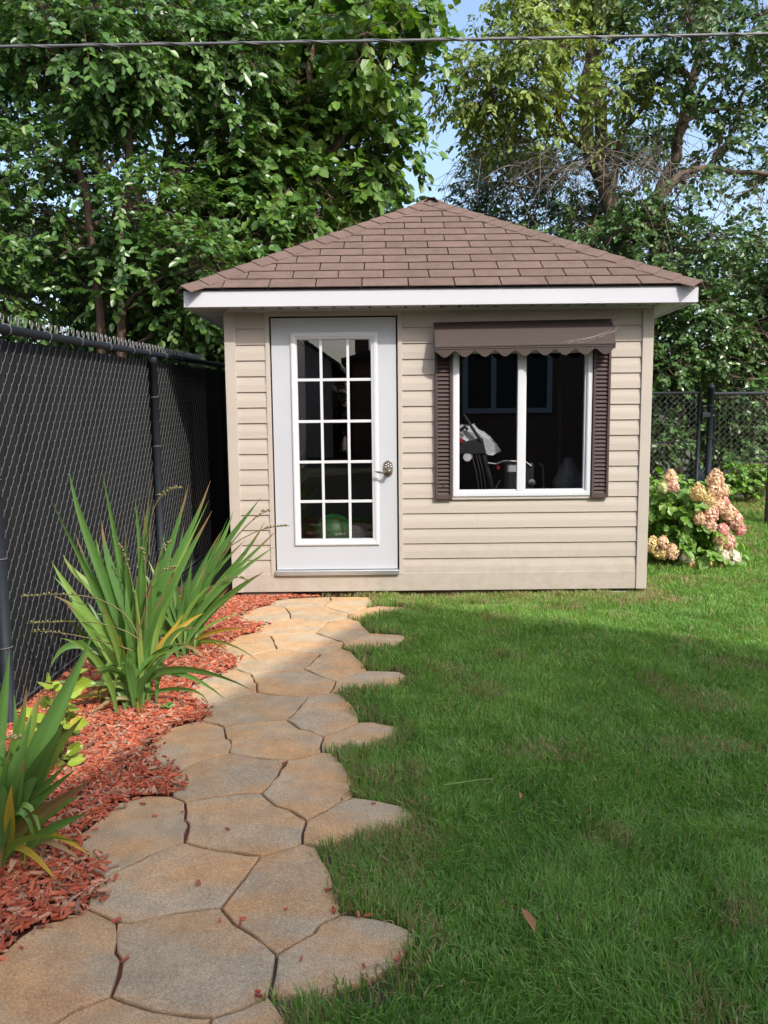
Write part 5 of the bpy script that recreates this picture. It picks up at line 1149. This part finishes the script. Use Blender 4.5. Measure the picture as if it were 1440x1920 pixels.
for Q, h, w_ in parts_:
    n = len(Q); la = vnoise(Q[:, 0], Q[:, 1], 5.)*9+rg.normal(0, 1.3, n); lean = np.abs(rg.normal(.35, .45, n)); hh = h*(.45+.75*vnoise(Q[:, 0]+4, Q[:, 1]+7, 6.))*(.6+.7*rg.random(n))
    D = np.stack([np.cos(la), np.sin(la)], 1); z = gz(Q[:, 0], Q[:, 1])-.021; th = rg.random(n)*6.28; B = np.stack([np.cos(th), np.sin(th), np.zeros(n)], 1)*(w_*(.45+1.1*rg.random(n)**1.5))[:, None]
    P0 = np.c_[Q, z]; hz_ = hh+.021
    P1 = P0+np.c_[D*(lean*hz_*.30)[:, None], hz_*.60]; P2 = P0+np.c_[D*(lean*hz_*1.0)[:, None], hz_*(1.0-.28*np.minimum(lean, 1.2))]
    V = np.stack([P0-B, P0+B, P1+B*.8, P1-B*.8, P2], 1)
    pc = vnoise(Q[:, 0]+2, Q[:, 1]+3, 3.2)*.6+vnoise(Q[:, 0], Q[:, 1], 11.)*.4
    t = np.clip((rg.random(n)*.9+pc*.6)-.25, 0, 1)[:, None]
    c = (1-t)*np.array([.090, .215, .040])+t*np.array([.235, .415, .090])
    nearshed = np.clip((Q[:, 1]-5.35)/.5, 0, 1)*(Q[:, 0] < 2.2)+np.clip((Q[:, 1]-8.2)/.9, 0, 1)*.8
    dryp = np.clip((vnoise(Q[:, 0]+31, Q[:, 1]+17, 4.6)-.68)*2.4, 0, .30)+.05+.34*nearshed+.25*in_stones(Q, .09)
    dry = (rg.random(n) < dryp)[:, None]; cd_ = np.array([.34, .27, .14])*(.7+.6*rg.random(n))[:, None]; c = np.where(dry, cd_, c)
    yl = (rg.random(n) < .5*nearshed)[:, None]; c = np.where(yl & ~dry, np.array([.25, .32, .08]), c)
    CC.append(np.repeat(c, 5, axis=0)); VV.append(V.reshape(-1, 3)); o5 = (np.arange(n)*5)[:, None]+off
    FF4.append(np.array([[0, 1, 2, 3]])+o5); FF3.append(np.array([[3, 2, 4]])+o5); off += n*5
M['grass'] = leaf_mat('grass_blade', None, .5, .3, .35, attr=True)
gr_ = np_obj('lawn_grass', np.vstack(VV), [np.vstack(FF4), np.vstack(FF3)], M['grass'], None, kind='stuff', colors=np.vstack(CC)); gr_['label'] = 'mown green lawn grass beside the path'
print('blades', off//5, 'chips', len(Fc))
# things lying on the lawn
def fallen(px, L_, m, label, ang):
    p = gnd(*px, .035); d = np.array([math.cos(ang), math.sin(ang), .45]); V, Fc = leaves_geo(p[None], d[None], np.array([[.4, -.8, .5]]), np.array([L_]), np.array([L_*.17]), True, .8, .6)
    o = np_obj('fallen_leaf', V, [Fc], m, None, w=p); o.modifiers.new('solid', 'SOLIDIFY').thickness = .0006; tag(o, label, 'leaf')
M['dryleaf'] = mat('dry_leaf', (.42, .22, .10), .7, vscale=30, col2=(.30, .15, .07))
fallen((1003, 1748), .075, M['dryleaf'], 'curled brown dead leaf standing in the grass in the foreground', 1.9)
fallen((976, 1498), .035, M['dryleaf'], 'small reddish brown dead leaf in the grass', 1.5)
p = [gnd(x, y, .05) for x, y in ((832, 1472), (860, 1468), (900, 1462), (928, 1460))]
o = MB().tube(p, [.004, .0035, .003, .002], 6).build('plant_stalk', M['swordpale']); tag(o, 'pale cut plant stalk lying on the grass', 'stalk')

# ------------------------------------------------------------------ houses behind the viewer (they shade the lawn and mirror in the glass)
M['hsiding'] = mat('house_siding', (.40, .38, .36), .6, var=.06, vscale=3)
M['hbrick'] = mat('house_brick', (.17, .10, .075), .9, var=.2, vscale=12, bump=.4)
M['hroof'] = mat('house_roof', (.055, .05, .05), .95, var=.3, vscale=8)
def lap_wall(a, c, n_, z0, z1, pitch=.13):
    a = np.array(a, float); c = np.array(c, float); n_ = np.array(n_, float); m = MB(); z = z0
    while z < z1:
        zt_ = min(z+pitch, z1); V = [a+n_*.02+[0, 0, z], c+n_*.02+[0, 0, z], c+n_*.004+[0, 0, zt_], a+n_*.004+[0, 0, zt_], a+n_*.002+[0, 0, z], c+n_*.002+[0, 0, z]]; m.add(V, [(0, 1, 2, 3), (1, 0, 4, 5)]); z += pitch
    return m
def gable_house(name, label, x0, x1, y0, y1, eave, apex, wallm, ridge='y', over=.35, ax=None):
    t = thing(name, label, 'house', ((x0+x1)/2, (y0+y1)/2, 0)); ax = (x0+x1)/2 if ax is None else ax
    b = MB()
    if ridge == 'y':
        prof = [(x0, y1, -.1), (x1, y1, -.1), (x1, y1, eave), (ax, y1, apex-.15), (x0, y1, eave)]; b.prism(prof, (0, y0-y1, 0)); b.build('wall', wallm, t)
        for xe in (x0, x1):
            d = np.array([xe-ax, 0, eave-apex]); d2 = d*(1+over/abs(xe-ax)); A = np.array([ax, 0, apex]); E_ = A+d2
            MB().prism([(A[0], y1+over, A[2]), (E_[0], y1+over, E_[2]), (E_[0], y1+over, E_[2]-.18), (A[0], y1+over, A[2]-.18)], (0, y0-y1-2*over, 0)).build('roof_slope', M['hroof'], t)
    return t
HY = -3.55; AX, AZ = .06+.60*10.05, 10.05; sl_ = 1.0
h1 = gable_house('brick_house', 'brown brick two storey house behind the viewer, mirrored in the shed window', AX-4.7, AX+4.7, HY-9, HY, AZ-4.7*sl_, AZ, M['hbrick'], over=.02)
wx0, wx1 = ply(872, 700, 2*SY-HY)[0], ply(1030, 700, 2*SY-HY)[0]; wz0 = ply(950, 770, 2*SY-HY)[2]; wz1 = wz0+1.35
wn_ = part_empty('house_window', h1, ((wx0+wx1)/2, HY, wz0))
for x in (wx0, wx0+(wx1-wx0)*.335, wx0+(wx1-wx0)*.665, wx1): bx('casing', (x-.05, HY+.001, wz0), (x+.05, HY+.06, wz1), M['white'], wn_)
for z in (wz0, wz1): bx('casing', (wx0-.05, HY+.002, z-.05), (wx1+.05, HY+.061, z+.05), M['white'], wn_)
bx('pane', (wx0, HY+.004, wz0), (wx1, HY+.02, wz1), M['blackplastic'], wn_)
XN = -2.45
h2 = gable_house('sided_house', 'grey sided neighbouring house beyond the left fence, mirrored in the door', XN-8, XN-.03, -13, -1.5, 6.2, 9.2, M['hsiding'])
tag(lap_wall((XN-.03, -13, 0), (XN-.03, -1.5, 0), (1, 0, 0), 0, 6.1).build('lap_siding', M['hsiding'], h2), kind='stuff')
h3 = gable_house('sided_house', 'distant beige house with a low eave mirrored in the top of the door', -12, -2.0, -30, -19, 3.9, 7.4, M['hsiding'])
tag(lap_wall((-12, -18.97, 0), (-2.0, -18.97, 0), (0, 1, 0), 0, 3.9).build('lap_siding', M['hsiding'], h3), kind='stuff')
h4 = gable_house('dark_house', 'dark house with a chimney mirrored at the top right of the door', -1.1, 9.0, -28, -16, 3.7, 6.0, M['hbrick'], ax=7.5)
bx('chimney', (-1.0, -17.4, 3.9), (-.5, -16.8, 4.9), M['hbrick'], h4)
s = [(-1.4, -22.5, 0), (-1.4, -22.5, 2.0), (-1.4, -22.5, 3.6)]
tree('shade_tree', 'dark bushy tree between the houses behind the viewer', s[0], s, [(-1.4, -22.5, 2.2, .9, .9, 1.0), (-1.9, -22.5, 1.6, .8, .8, .8), (-.9, -22.5, 1.3, .7, .7, .7)], LM['back'], M['bark'], 260, 8, .16, .36, 99, 'dark trees at the back', r0=.1, sub=3)
